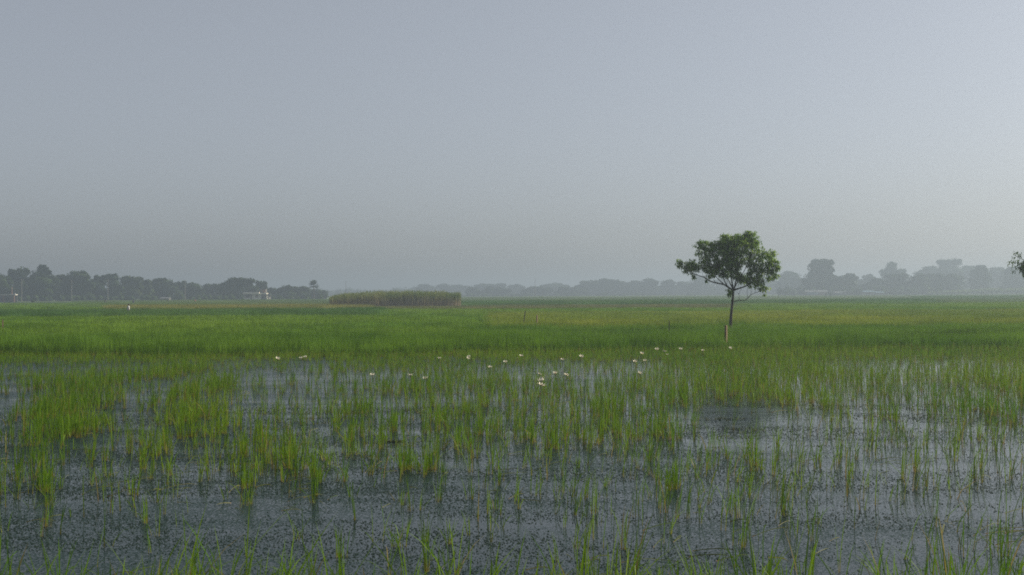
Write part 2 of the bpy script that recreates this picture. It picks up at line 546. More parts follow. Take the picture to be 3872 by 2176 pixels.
C_brownfar = patch_coll('brown_far_patch', 4, M['rice_brown'], **far_kw)

def hz(p, s, lo, hi, seed):
    return lo + (hi - lo) * vnoise(p[:, 0] * s, p[:, 1] * s * 0.7, seed)

# belt of lush rice at the edge of the open water
def front(x_over_d):
    return 49.5 + 1.2 * np.sin(x_over_d * 9.0) + 2.0 * x_over_d
p = grid_pts(42, 66, 1.0, L_, R_, seed=11)
fr = front(p[:, 0] / p[:, 1]) + 2.5 * (vnoise(p[:, 0] * 0.3, p[:, 1] * 0.3, 5) - 0.5)
p = p[p[:, 1] > fr + 1.0]
field('rice_field', p, hz(p, 0.35, 0.85, 1.28, 3) * (1 - .12 * np.clip((p[:, 1] - 52) / 14, 0, 1)), C_lush, 5, 'dense dark green rice belt along the edge of the open water', 21)
# middle field
p = grid_pts(66, 79, 1.05, L_, PX(1800), seed=12)
field('rice_field', p, hz(p, 0.2, 0.75, 1.0, 4), C_mid, 5, 'bright green rice in the middle of the plain', 22)
p = grid_pts(66, 80, 1.05, PX(1780), R_, seed=46)
p = p[p[:, 1] < 79.5 - 3.0 * vnoise(p[:, 0] * .25, p[:, 1] * 0, 52)]
field('rice_field', p, hz(p, 0.2, 0.75, 1.05, 41), C_lush, 5, 'mid green rice around the foot of the lone tree', 42)
p = grid_pts(80.3, 118, 1.8, L_, PX(1880), seed=13)
p = p[p[:, 0] < X(1880, p[:, 1]) - 3 * vnoise(p[:, 0] * 0, p[:, 1] * .3, 51)]
field('rice_field', p, hz(p, 0.15, 0.82, 1.02, 5), C_mid2, 4, 'bright green rice left of the lone tree', 23)
p = grid_pts(79, 131, 1.8, PX(1860), R_, seed=14)
field('rice_field', p, hz(p, 0.15, 0.8, 1.0, 6), C_ripe, 4, 'yellow green ripening rice behind the lone tree', 24)
# taller deep green plot on the left, the gold plot behind it
p = grid_pts(121, 164, 1.9, L_, PX(1440), seed=15)
p = p[(p[:, 1] < 150) | (p[:, 0] < X(1440, p[:, 1]))]
field('rice_field', p, hz(p, 0.12, 1.05, 1.28, 7), C_deep, 4, 'taller deep green rice plot in front of the golden plot', 25)
p = grid_pts(167, 212, 1.9, PX(405), PX(1395), seed=16)
field('rice_field', p, hz(p, 0.12, 1.15, 1.4, 8), C_gold, 4, 'golden ripe rice strip left of the reed bed', 26)
p = grid_pts(164, 330, 3.2, L_, PX(400), seed=17)
field('rice_field', p, hz(p, 0.08, 0.85, 1.05, 9), C_mid2, 4, 'pale green rice near the left tree line', 27, scl_xy=1.4)
p = grid_pts(119, 158, 1.9, PX(1430), R_, seed=18)
p = p[(p[:, 1] > 131) | (p[:, 0] < X(1860, p[:, 1]))]
field('rice_field', p, hz(p, 0.12, 0.8, 1.0, 10), C_mid2, 4, 'soft green rice in front of the reed bed', 28)
p = grid_pts(159, 208, 2.2, PX(1380), PX(2800), seed=19)
field('rice_field', p, hz(p, 0.12, 0.75, 0.95, 11), C_brown, 4, 'olive brown rice strip at the foot of the reed bed', 29)
p = grid_pts(159, 208, 2.2, PX(2780), R_, seed=20)
field('rice_field', p, hz(p, 0.12, 0.8, 1.0, 12), C_mid2, 4, 'soft green rice behind the ripening field', 30)
p = grid_pts(213, 455, 5.0, PX(300), PX(1560), seed=31)
field('rice_field', p, hz(p, 0.05, 0.8, 1.05, 13), C_far, 4, 'hazy green rice in front of the left village', 31)
p = grid_pts(210, 300, 5.0, PX(1540), PX(3480), seed=32)
field('rice_field', p, hz(p, 0.05, 0.95, 1.25, 14), C_deepfar, 4, 'deep green rice band right of the reed bed', 32)
p = grid_pts(210, 330, 5.0, PX(3400), R_, seed=33)
field('rice_field', p, hz(p, 0.05, 0.6, 0.8, 15), C_far, 4, 'pale green rice at the right side of the plain', 33)
p = grid_pts(304, 345, 5.0, PX(2700), R_, seed=34)
field('rice_field', p, hz(p, 0.05, 0.55, 0.7, 16), C_brownfar, 4, 'brownish rice strip below the right village', 34)
p = grid_pts(304, 640, 5.5, PX(1500), PX(2720), seed=35)
field('rice_field', p, hz(p, 0.04, 0.6, 0.9, 17), C_far, 4, 'hazy far rice in the centre of the plain', 35)
p = grid_pts(350, 420, 5.5, PX(3490), R_, seed=36)
field('rice_field', p, hz(p, 0.05, 1.1, 1.35, 18), C_deepfar, 4, 'dark green far plot below the banana grove', 36)
p = grid_pts(348, 640, 5.5, PX(2700), R_, seed=37)
field('rice_field', p, hz(p, 0.04, 0.55, 0.75, 19), C_far, 4, 'hazy far rice below the right village', 37)

# ------------------------------------------------------------------ haze
hz_m = bpy.data.materials.new('haze')
hz_m.use_nodes = True
nt = hz_m.node_tree
for n in list(nt.nodes): nt.nodes.remove(n)
out = nt.nodes.new('ShaderNodeOutputMaterial')
pv = nt.nodes.new('ShaderNodeVolumePrincipled')
pv.inputs['Density'].default_value = 0.0012
pv.inputs['Density Attribute'].default_value = ''
pv.inputs['Color'].default_value = (0.475, 0.578, 0.685, 1)
pv.inputs['Anisotropy'].default_value = 0.40
nt.links.new(pv.outputs[0], out.inputs['Volume'])
hz_m.cycles.homogeneous_volume = True
mb = MB()
mb.box((0, 1950, 13.0), (8200, 4700, 28.6))
tag(mb.build('haze', hz_m), kind='stuff')

# ------------------------------------------------------------------ the lone tree and its neighbour at the right edge
def leaf_whorls(centres, rng, nleaf=(7, 11), length=(0.16, 0.30), width=0.060):
    """bent drooping leaves round each twig end"""
    V, F, A = [], [], []
    for c in centres:
        tone = float(np.clip(rng.normal(0.42, 0.28), 0, 1))
        n = rng.integers(*nleaf)
        for k in range(n):
            az = rng.uniform(0, 2 * math.pi)
            L = rng.uniform(*length)
            dn = rng.uniform(0.15, 1.0)              # how much it hangs
            ox, oy = math.cos(az), math.sin(az)
            w = width * rng.uniform(0.7, 1.25) / 2
            p0 = np.array(c) + rng.normal(0, 0.035, 3)
            p1 = p0 + np.array([ox * L * 0.5 * (1 - 0.45 * dn), oy * L * 0.5 * (1 - 0.45 * dn), L * (0.12 - 0.42 * dn)])
            p2 = p1 + np.array([ox * L * 0.45 * (1 - 0.8 * dn), oy * L * 0.45 * (1 - 0.8 * dn), -L * (0.10 + 0.45 * dn)])
            sx, sy = -oy * w, ox * w
            b = len(V)
            V += [p0, p1 + np.array([sx, sy, 0.01]), p1 - np.array([sx, sy, -0.01]), p2]
            F += [(b, b + 2, b + 1), (b + 1, b + 2, b + 3)]
            t = float(np.clip(tone + rng.normal(0, 0.14), 0, 1))
            A += [t] * 4
    return np.array(V), np.array(F), np.array(A)

def in_blobs(blobs, holes, n, rng, to_local, dens):
    """twig ends spread through flattened blobs given in picture-like units"""
    areas = np.array([b[2] * b[3] for b in blobs], float)
    pick = rng.choice(len(blobs), size=n, p=areas / areas.sum())
    out = []
    for i in pick:
        cx, cy, rx, ry = blobs[i]
        while True:
            u = rng.uniform(-1, 1, 3)
            if u @ u <= 1 and u @ u > rng.uniform(0, 0.35): break
        e = 1.0 + max(0.0, rng.normal(.02, .13))
        x, y = cx + u[0] * rx * e, cy + u[1] * ry * e
        if any(((x - h[0]) / h[2]) ** 2 + ((y - h[1]) / h[3]) ** 2 < 1 for h in holes): continue
        lx, lz = to_local(x, y)
        ly = u[2] * min(max(rx, ry) * dens, 260 * dens) * (0.5 + 0.5 * math.sqrt(max(0, 1 - ((x - 880) / 560) ** 2)))
        out.append((lx, ly, lz))
    return out

TREE_D = 72.0
MPC = 0.00496                                     # metres per unit of the tree drawing
def tl(cx, cy): return ((cx - 825) * MPC, EYE + (831 - cy) * MPC)
def tp(cx, cy, y=0.0):
    x, z = tl(cx, cy); return (x, y, z)

def smooth_path(pts, k=4):
    P = [np.array(p, float) for p in pts]
    P = [2 * P[0] - P[1]] + P + [2 * P[-1] - P[-2]]
    out = []
    for i in range(1, len(P) - 2):
        for t in np.linspace(0, 1, k, endpoint=False):
            a, b, c, d = P[i - 1:i + 3]
            out.append(0.5 * (2 * b + (c - a) * t + (2 * a - 5 * b + 4 * c - d) * t ** 2 + (3 * b - a - 3 * c + d) * t ** 3))
    out.append(P[-2])
    return out

def limb(mbuf, pts, r0, r1, n=7):
    q = smooth_path(pts)
    rad = [r0 + (r1 - r0) * (i / (len(q) - 1)) ** 0.8 for i in range(len(q))]
    mbuf.tube(q, rad, n)
    return q

LIMBS = [  # (points, start radius, end radius)
    ([tp(850, 812), tp(782, 770, -.1), tp(735, 745, -.2), tp(640, 725, -.35), tp(560, 700, -.4), tp(500, 660, -.45), tp(410, 630, -.4), tp(320, 580, -.3), tp(235, 490, -.2)], .060, .012),
    ([tp(742, 748, -.2), tp(700, 705, -.1), tp(640, 640, .1), tp(560, 560, .3), tp(450, 480, .4)], .036, .010),
    ([tp(800, 788, -.05), tp(745, 715, -.3), tp(705, 600, -.5), tp(625, 450, -.7), tp(510, 310, -.6)], .042, .010),
    ([tp(855, 825), tp(850, 740, .15), tp(843, 640, .35), tp(845, 480, .5), tp(800, 310, .5), tp(780, 190, .4)], .060, .010),
    ([tp(862, 815), tp(888, 650, -.3), tp(920, 480, -.45), tp(965, 300, -.4), tp(1045, 150, -.2)], .050, .010),
    ([tp(862, 812), tp(960, 782, .1), tp(1040, 752, .15), tp(1110, 700, .2), tp(1200, 600, .2), tp(1330, 560, .1)], .056, .010),
    ([tp(1035, 755, .15), tp(1078, 630, -.1), tp(1120, 480, -.25), tp(1205, 360, -.2), tp(1325, 400, 0)], .034, .010),
    ([tp(855, 945), tp(880, 945), tp(920, 936, -.05), tp(990, 935, -.1), tp(1040, 890, -.12), tp(1075, 862, -.1), tp(1160, 830, -.05), tp(1255, 790)], .032, .010),
    ([tp(853, 800), tp(820, 700, .5), tp(760, 560, 1.0), tp(700, 420, 1.3)], .042, .010),
    ([tp(860, 800), tp(900, 690, -.6), tp(960, 560, -1.1), tp(1000, 420, -1.3)], .042, .010),
]
TWIGS = [
    [tp(925, 934), tp(922, 862, .05), tp(890, 828)], [tp(922, 862, .05), tp(950, 800)], [tp(1025, 902, -.1), tp(1018, 842), tp(1032, 765)],
    [tp(1062, 868, -.1), tp(1070, 780)], [tp(1118, 845, -.05), tp(1112, 775)], [tp(640, 725, -.35), tp(600, 650), tp(590, 580)],
    [tp(560, 700, -.4), tp(510, 660), tp(470, 560)], [tp(500, 662, -.45), tp(535, 690)], [tp(1200, 832), tp(1225, 870)], [tp(770, 760, -.1), tp(785, 690), tp(770, 600)],
    [tp(845, 640, .35), tp(905, 560)], [tp(888, 650, -.3), tp(830, 560)], [tp(1040, 752, .15), tp(1100, 650, .4), tp(1180, 520, .5)], [tp(330, 590, -.3), tp(300, 520)],
    [tp(965, 300, -.4), tp(900, 180)], [tp(920, 480, -.45), tp(1040, 340)], [tp(1120, 480, -.25), tp(1090, 260)], [tp(510, 310, -.6), tp(470, 235)], [tp(835, 810), tp(805, 800), tp(795, 830)],
]
BLOBS = [(920, 270, 250, 130), (830, 230, 160, 90), (1060, 210, 105, 100), (560, 330, 150, 115), (700, 400, 210, 150), (450, 500, 140, 65), (345, 535, 110, 70), (222, 490, 40, 52), (770, 520, 170, 105),
         (600, 565, 110, 75), (1190, 450, 175, 140), (1330, 520, 85, 85), (1230, 640, 140, 75), (1100, 565, 100, 85), (980, 690, 100, 55), (1120, 735, 85, 45), (1215, 790, 60, 30), (808, 832, 42, 48),
         (535, 692, 32, 16), (388, 640, 22, 28), (1035, 135, 70, 32), (760, 158, 45, 20), (470, 238, 62, 30), (1338, 372, 26, 30), (1390, 540, 28, 60), (900, 650, 55, 40), (1222, 868, 10, 14), (640, 612, 120, 50), (820, 605, 140, 55), (1000, 650, 130, 50), (1120, 690, 100, 45), (900, 420, 200, 160)]
HOLES = [(985, 555, 42, 70), (1020, 400, 14, 60), (620, 480, 22, 14), (560, 610, 20, 14), (660, 640, 24, 20), (1080, 640, 30, 14), (845, 590, 16, 14), (1250, 590, 24, 8)]

def lone_tree():
    rng = np.random.default_rng(42)
    root = empty('mango_tree', (X(2763, TREE_D), TREE_D, 0.0), label='lone small tree with dark drooping leaves standing in the rice field', cat='tree')
    m = MB()
    limb(m, [(-.05, 0, -.25), tp(820, 1335), tp(823, 1200), tp(830, 1090), tp(845, 950), tp(856, 820)], .115, .066, 9)
    m.build('trunk', M['bark'], root, True)
    for pts, r0, r1 in LIMBS:
        m = MB(); limb(m, pts, r0, r1); m.build('branch', M['bark'], root, True)
    for pts in TWIGS:
        m = MB(); limb(m, pts, .015, .006, 5); m.build('twig', M['bark'], root, True)
    ends = in_blobs(BLOBS, HOLES, 2500, rng, tl, 0.85 * MPC)
    V, F, A = leaf_whorls(ends, rng)
    obj('crown', mesh_np('crown', V, F, M['leaf'], {'rnd': A}), root)
    return root
lone_tree()

def edge_tree():
    """a second tree of the kind, mostly beyond the right side of the view"""
    rng = np.random.default_rng(77)
    d = 62.0
    root = empty('mango_tree', (X(4080, d), d, 0.0), label='tree whose leafy branch tip reaches in at the right edge of the view', cat='tree')
    u = d / FPX                                            # metres per photo pixel there
    def q(px, py, y=0.0): return ((px - 4080) * u, y, Z(px, py, d))
    m = MB()
    limb(m, [(0, 0, -.25), (0, 0, .6), (-.05, 0, 1.5), (.02, 0, 2.2)], .12, .075, 9)
    m.build('trunk', M['bark'], root, True)
    for pts in ([(.02, 0, 2.2), q(3990, 1090), q(3930, 1040), q(3880, 990), q(3835, 965)], [(.02, 0, 2.2), q(4040, 1000, .2), q(3990, 900, .4)],
                [(.02, 0, 2.1), q(4150, 1000, -.3), q(4230, 930, -.2)], [(.02, 0, 2.2), q(4090, 960, -.5), q(4110, 870, -.5)], [q(3930, 1040), q(3880, 1030), q(3845, 1010)]):
        m = MB(); limb(m, pts, .05, .008); m.build('branch', M['bark'], root, True)
    tw = [(3838, 958), (3844, 953), (3832, 972), (3826, 986), (3818, 990), (3858, 960), (3862, 966), (3845, 985), (3838, 992), (3830, 996), (3852, 992), (3846, 1004), (3833, 1010), (3858, 996), (3836, 1030), (3842, 1024), (3852, 978)]
    ends = [(q(a, b)[0], rng.uniform(-.15, .15), q(a, b)[2]) for a, b in tw]
    for _ in range(1500):
        w = rng.normal(0, 1, 3); w /= np.linalg.norm(w); w *= rng.uniform(.25, 1) ** .5
        c = [(4060, 930, 165, 90), (3965, 970, 80, 75), (4180, 970, 100, 80), (3898, 1012, 46, 34)][rng.choice(4, p=[.46, .22, .17, .15])]
        ends.append(((c[0] - 4080 + w[0] * c[2]) * u, w[1] * c[2] * u * .8, Z(c[0], c[1] + w[2] * c[3], d)))
    V, F, A = leaf_whorls(ends, rng, nleaf=(5, 9))
    obj('crown', mesh_np('crown', V, F, M['leaf'], {'rnd': A}), root)
edge_tree()

# ------------------------------------------------------------------ wooden stakes in the field
def stake(px, d, top_py, w, label, mat='wood', rz=0.7, lean=(0, 0), group=None):
    top = Z(px, top_py, d)
    root = MB()
    root.box((0, 0, (top - .3) / 2), (w, w * .8, top + .3), 0, .94, lean)
    root.box((lean[0], lean[1], top + w * .10), (w * .8, w * .62, w * .2), 0, .55, (w * .06, 0))
    o = root.build('wooden_stake', M[mat], None, False, (X(px, d), d, 0))
    o.rotation_euler = (0, 0, rz)
    tag(o, label, 'stake', group)
G_ST = 'wooden stakes standing in the rice'
stake(2744, 54.0, 1232, .115, 'thick wooden stake in front of the lone tree trunk', 'wood', .95, (.01, 0), G_ST)
stake(2030, 82.0, 1193, .085, 'short pale stake in the green field at the middle of the view', 'wood', .9, (0, 0), G_ST)
stake(1975, 84.0, 1176, .055, 'thin dark slanting stick beside the short pale stake', 'grey_wood', .2, (.20, 0), G_ST)
stake(9, 79.0, 1211, .08, 'reddish stake at the left edge of the view', 'wood', .6, (.02, 0), G_ST)
stake(2524, 62.0, 1214, .035, 'thin leaning dark stick in the rice left of the lone tree', 'grey_wood', .2, (.10, 0), G_ST)

# ------------------------------------------------------------------ reed bed
def reed_bed():
    rng = np.random.default_rng(5)
    n = 6500
    d = rng.uniform(199, 208, n)
    px = rng.uniform(1246, 1742, n)
    x = X(px, d)
    h = np.interp(px, [1246, 1262, 1300, 1400, 1520, 1620, 1700, 1738], [1.95, 2.25, 2.45, 2.75, 2.9, 2.8, 2.65, 2.6]) * rng.uniform(.86, 1.06, n)
    h += 0.45 * (vnoise(x * 0.9, d * .4, 3) - .5) + .40 * rng.uniform(0, 1, n) * (rng.uniform(0, 1, n) < .05)
    V1, F1, T1, b1 = blade_arrays(x, d, np.zeros(n), h, rng.uniform(0, 6.28, n), h * np.abs(rng.normal(0, .05, n)), rng.uniform(.05, .11, n), rng.uniform(-.8, .8, n), 3)
    cl = np.clip((vnoise(x * 1.7, d * .9, 14) - .5) * 1.6 + .5, 0, 1)
    r1 = np.clip(rng.normal(0, .22, n) + cl, 0, 1)[b1]
    # leaves on the upper stalks
    m = 9000
    i = rng.integers(0, n, m)
    z = h[i] * rng.uniform(.45, .95, m)
    ln = rng.uniform(.25, .6, m)
    V2, F2, T2, b2 = blade_arrays(x[i], d[i], z, ln * .9, rng.uniform(0, 6.28, m), ln * .55, rng.uniform(.04, .07, m), rng.uniform(-1.5, 1.5, m), 2, rng.uniform(0, .6, m))
    T2 = (z[b2] + T2 * .2) / np.maximum(h[i][b2], .5)
    r2 = np.clip(rng.normal(.45, .3, m), 0, 1)[b2]
    me = mesh_np('reed_bed', np.concatenate([V1, V2]), np.concatenate([F1, F2 + len(V1)]), M['reed'], {'t': np.concatenate([T1, T2]), 'rnd': np.concatenate([r1, r2])})
    tag(obj('reed_bed', me), 'tall reed bed with brown stalks and green tops behind the golden rice', kind='stuff')
reed_bed()

# ------------------------------------------------------------------ far trees
def ico(sub):
    import bmesh
    b = bmesh.new()
    bmesh.ops.create_icosphere(b, subdivisions=sub, radius=1.0)
    V = np.array([v.co[:] for v in b.verts]); F = np.array([[v.index for v in f.verts] for f in b.faces])
    b.free()
    return V, F
ICO_V, ICO_F = ico(2)

def crown_mesh(name, blobs, mat, seed, card=0.75, ncard=190):
    """blobs: (x, y, z, rx, ry, rz) in metres; lumpy cores with leaf sprays all over them"""
    rng = np.random.default_rng(seed)
    Vs, Fs, As, base = [], [], [], 0
    for (x, y, z, rx, ry, rz) in blobs:
        ph = rng.uniform(0, 6.28, 6)
        k = 0.80 + .09 * np.sin(ICO_V[:, 0] * 4 + ph[0]) * np.sin(ICO_V[:, 2] * 4.6 + ph[1]) + .10 * rng.uniform(-1, 1, len(ICO_V))
        V = ICO_V * k[:, None] * np.array([rx, ry, rz]) + np.array([x, y, z])
        Vs.append(V); Fs.append(ICO_F + base); As.append(np.clip(.35 + .25 * rng.normal(0, 1, len(V)), 0, 1)); base += len(V)
        n = int(ncard * max(.35, (rx * rz) / 9.0) ** .7)
        u = rng.normal(0, 1, (n, 3)); u /= np.linalg.norm(u, axis=1)[:, None]
        lump = .92 + .13 * np.sin(u[:, 0] * 5 + ph[2]) * np.sin(u[:, 2] * 5 + ph[3]) + .12 * rng.uniform(-1, 1, n)
        c = u * lump[:, None] * np.array([rx, ry, rz]) + np.array([x, y, z])
        a = rng.normal(0, 1, (n, 3)); b = rng.normal(0, 1, (n, 3))
        a /= np.linalg.norm(a, axis=1)[:, None]; b -= (a * b).sum(1)[:, None] * a; b /= np.linalg.norm(b, axis=1)[:, None]
        s = card * rng.uniform(.5, 1.1, n)[:, None]
        Q = np.stack([c - a * s * .6, c + b * s * .35, c + a * s * .6, c - b * s * .35], 1).reshape(-1, 3)
        idx = np.arange(n)[:, None] * 4 + base
        Fs.append(np.concatenate([idx + np.array([[0, 1, 2]]), idx + np.array([[0, 2, 3]])])); Vs.append(Q)
        As.append(np.repeat(np.clip(rng.normal(.5, .3, n), 0, 1), 4)); base += 4 * n
    return mesh_np(name, np.concatenate(Vs), np.concatenate(Fs), mat, {'rnd': np.concatenate(As)})

GROUND_Y = 452.0
def far_tree(px, d, blobs, label, mat='far_leaf', group='trees of the hazy tree line', kind_name='broadleaf_tree', seed=None, trunk=True, card=.8):
    """blobs in photo pixels at distance d: (centre x, centre y, half width, half height)"""
    u = d / FPX
    seed = seed if seed is not None else int(px * 13 + d) % 9973
    rng = np.random.default_rng(seed)
    root = empty(kind_name, (X(px, d), d, 0.06), label=label, cat='tree', group=group)
    bl = []
    low = hor(px) + .9 * EYE / u
    base_w = max(b[2] for b in blobs)
    blobs = list(blobs) + [(px - .45 * base_w, low - 17, base_w * .62, 19), (px + .5 * base_w, low - 15, base_w * .62, 17)]
    sat = []
    for (cx, cy, rx, ry) in blobs[:-2]:
        for _ in range(3):
            a = rng.uniform(.15, 2.99)
            q = rng.uniform(.30, .48)
            sat.append((cx + math.cos(a) * rx * .92, cy - math.sin(a) * ry * .80, rx * q, ry * q))
    blobs = blobs + sat
    for (cx, cy, rx, ry) in blobs:
        bl.append(((cx - px) * u, rng.uniform(-.25, .25) * rx * u, Z(cx, cy, d) - .06, 1.16 * rx * u, max(.6 * rx, .8 * ry) * u, 1.05 * ry * u))
    obj('crown', crown_mesh('crown', bl, M[mat], seed, card), root)
    if trunk:
        z = min(b[2] for b in bl)
        m = MB()
        limb(m, [(0, 0, -.2), (.1, 0, max(.6, z * .5)), (bl[0][0] * .5, 0, max(1.2, z)), (bl[0][0], bl[0][1], bl[0][2])], .035 * max(3.0, bl[0][2]), .1, 6)
        for b in bl[1:4]:
            limb(m, [(.05, 0, max(.5, z * .4)), (b[0] * .5, b[1] * .5, max(.9, z * .8)), (b[0], b[1], b[2])], .015 * max(3.0, bl[0][2]), .05, 5)
        m.build('trunk', M['far_bark'], root, True)

G_L, G_C, G_R = 'trees of the left tree line', 'trees of the pale far tree line', 'trees of the right tree line'
W = 'far_leaf_warm'
LEFT = [
    (8, 500, [(8, 1075, 34, 34), (-20, 1060, 40, 30), (20, 1105, 40, 26)], 'round tree behind the shed at the left edge', None),
    (76, 520, [(78, 1036, 28, 24), (42, 1034, 12, 14), (70, 1062, 36, 26), (84, 1090, 40, 34)], 'tall tree with a flat square head left of the peaked tree', None),
    (158, 510, [(160, 1020, 18, 16), (156, 1042, 34, 22), (158, 1072, 54, 34), (160, 1104, 56, 26)], 'tallest tree of the left tree line with a peaked head', None),
    (232, 530, [(228, 1058, 20, 16), (236, 1080, 30, 22), (230, 1106, 34, 22)], 'low tree between the peaked tree and the broad tree', W),
    (295, 515, [(298, 1046, 36, 18), (268, 1058, 34, 20), (318, 1060, 24, 18), (290, 1088, 56, 36)], 'broad flat topped tree behind the second utility pole', None),
    (378, 525, [(380, 1060, 26, 18), (368, 1084, 30, 26), (382, 1106, 30, 20)], 'dome shaped tree right of the broad flat topped tree', None),
    (426, 520, [(426, 1052, 22, 16), (428, 1074, 24, 22), (432, 1104, 34, 24)], 'tree with a high tuft behind the third utility pole', None),
    (488, 530, [(486, 1068, 30, 20), (512, 1064, 24, 18), (492, 1098, 42, 30)], 'wide pale green tree right of the third utility pole', W),
    (548, 535, [(546, 1078, 26, 18), (556, 1104, 30, 22)], 'low pale green tree beside the wide pale tree', W),
    (616, 540, [(616, 1074, 38, 20), (596, 1092, 34, 26), (634, 1094, 36, 26)], 'smooth domed tree behind the low hut in the middle of the left line', None),
    (690, 560, [(688, 1084, 20, 18), (694, 1108, 26, 20)], 'small tree behind the utility pole with a cross arm', None),
    (736, 545, [(736, 1088, 30, 16), (730, 1108, 34, 20)], 'low round tree right of the cross arm pole', None),
    (790, 560, [(792, 1092, 26, 15), (776, 1108, 30, 18)], 'lowest round tree left of the big domed tree', None),
    (822, 555, [(824, 1090, 22, 16), (820, 1110, 26, 18)], 'low tree touching the left side of the big domed tree', None),
    (900, 520, [(888, 1076, 40, 22), (920, 1072, 40, 18), (900, 1100, 62, 30), (856, 1092, 24, 24)], 'big domed tree directly behind the cream house', None),
    (988, 525, [(988, 1076, 16, 14), (988, 1096, 20, 18), (992, 1114, 26, 16)], 'narrow upright tree behind the right end of the cream house', None),
    (1034, 535, [(1032, 1104, 22, 14), (1040, 1118, 24, 12)], 'low dark tree just right of the cream house', None),
    (1082, 530, [(1080, 1094, 22, 14), (1086, 1114, 30, 16)], 'small pointed tree between the cream house and the palm', None),
    (1134, 535, [(1134, 1098, 28, 14), (1134, 1116, 34, 16)], 'flat low tree left of the palm', None),
    (1192, 540, [(1196, 1112, 26, 14), (1174, 1118, 24, 12)], 'low bushy tree at the foot of the palm', None),
]
for px, d, bl, lab, mt in LEFT:
    far_tree(px, d, bl, lab, mt or 'far_leaf', G_L)

def palm(px, d, top_py, label):
    rng = np.random.default_rng(9)
    root = empty('fan_palm', (X(px, d), d, .06), label=label, cat='tree', group=G_L)
    h = Z(px, top_py, d) - 1.2
    m = MB(); limb(m, [(0, 0, -.2), (.1, 0, h * .5), (.05, 0, h)], .24, .18, 7); m.build('trunk', M['far_bark'], root, True)
    V, F, A = [], [], []
    for k in range(95):
        az, el = rng.uniform(0, 6.28), rng.uniform(-.5, 1.4)
        dr = Vector((math.cos(az) * math.cos(el), math.sin(az) * math.cos(el), math.sin(el)))
        L = rng.uniform(1.1, 2.2)
        c = Vector((.05, 0, h)) + dr * L
        sd = dr.cross(Vector((0, 0, 1))); sd = sd.normalized() if sd.length > .01 else Vector((1, 0, 0))
        b = len(V)
        V += [Vector((.05, 0, h)) + dr * .5, c + sd * .6, c + dr * .75 + Vector((0, 0, -.25)), c - sd * .6]
        F += [(b, b + 1, b + 2), (b, b + 2, b + 3)]
        A += [rng.uniform(.2, .7)] * 4
    obj('crown', mesh_np('crown', np.array([v[:] for v in V]), np.array(F), M['far_leaf'], {'rnd': np.array(A)}), root)
palm(1186, 520, 1070, 'round headed fan palm at the right end of the left tree line')

CENTRE = [
    (1606, 1150, [(1606, 1092, 36, 14)], 'pale domed tree directly above the middle of the reed bed', None),
    (1700, 1150, [(1690, 1090, 34, 14), (1738, 1092, 32, 12)], 'pale wide tree above the right half of the reed bed', None),
    (1856, 1130, [(1838, 1086, 32, 12), (1880, 1086, 36, 13)], 'pale wide tree right of the reed bed', None),
    (1788, 900, [(1788, 1106, 22, 11)], 'low nearer tree just right of the reed bed', None),
    (1868, 900, [(1850, 1108, 32, 10), (1900, 1104, 30, 12)], 'long low nearer tree right of the reed bed', None),
    (1958, 1100, [(1952, 1090, 26, 13)], 'pale tree left of the thin pole at the middle of the view', None),
    (2030, 900, [(2000, 1104, 30, 13), (2050, 1100, 36, 14)], 'dark low tree at the foot of the thin middle pole', None),
    (2100, 1100, [(2094, 1086, 44, 13)], 'pale flat tree right of the thin middle pole', None),
    (2152, 900, [(2140, 1106, 40, 11), (2190, 1102, 34, 12)], 'low tree in front of the pale flat tree', None),
    (2232, 980, [(2236, 1080, 40, 18), (2210, 1094, 34, 16)], 'sloping tree at the left end of the high middle clump', None),
    (2294, 960, [(2292, 1070, 26, 14), (2290, 1092, 40, 22)], 'square headed tree in the high middle clump', None),
    (2336, 960, [(2336, 1076, 24, 14), (2346, 1096, 36, 18)], 'tree with a flat head in the high middle clump', None),
    (2394, 980, [(2392, 1080, 34, 15), (2398, 1098, 38, 16)], 'low tree in the dip of the high middle clump', None),
    (2452, 950, [(2454, 1072, 28, 16), (2450, 1094, 40, 20)], 'highest domed tree of the middle clump left of the lone tree', None),
    (2526, 970, [(2524, 1074, 24, 14), (2530, 1094, 34, 18)], 'round tree just left of the crown of the lone tree', None),
    (2588, 980, [(2586, 1078, 24, 12), (2592, 1096, 36, 16)], 'small tree seen below the left tip of the lone tree', None),
    (2650, 940, [(2652, 1068, 36, 20), (2650, 1092, 46, 22)], 'big pale tree seen through the low branches of the lone tree', None),
    (2736, 960, [(2736, 1076, 36, 18), (2740, 1096, 44, 18)], 'pale tree directly behind the trunk of the lone tree', None),
    (2830, 960, [(2826, 1074, 40, 18), (2836, 1094, 50, 18)], 'pale tree seen below the right side of the lone tree', None),
    (2906, 940, [(2904, 1068, 30, 18), (2908, 1090, 40, 22)], 'pale tree right behind the crown edge of the lone tree', None),
]
for px, d, bl, lab, mt in CENTRE:
    far_tree(px, d, bl, lab, mt or 'far_leaf', G_C, card=1.3)

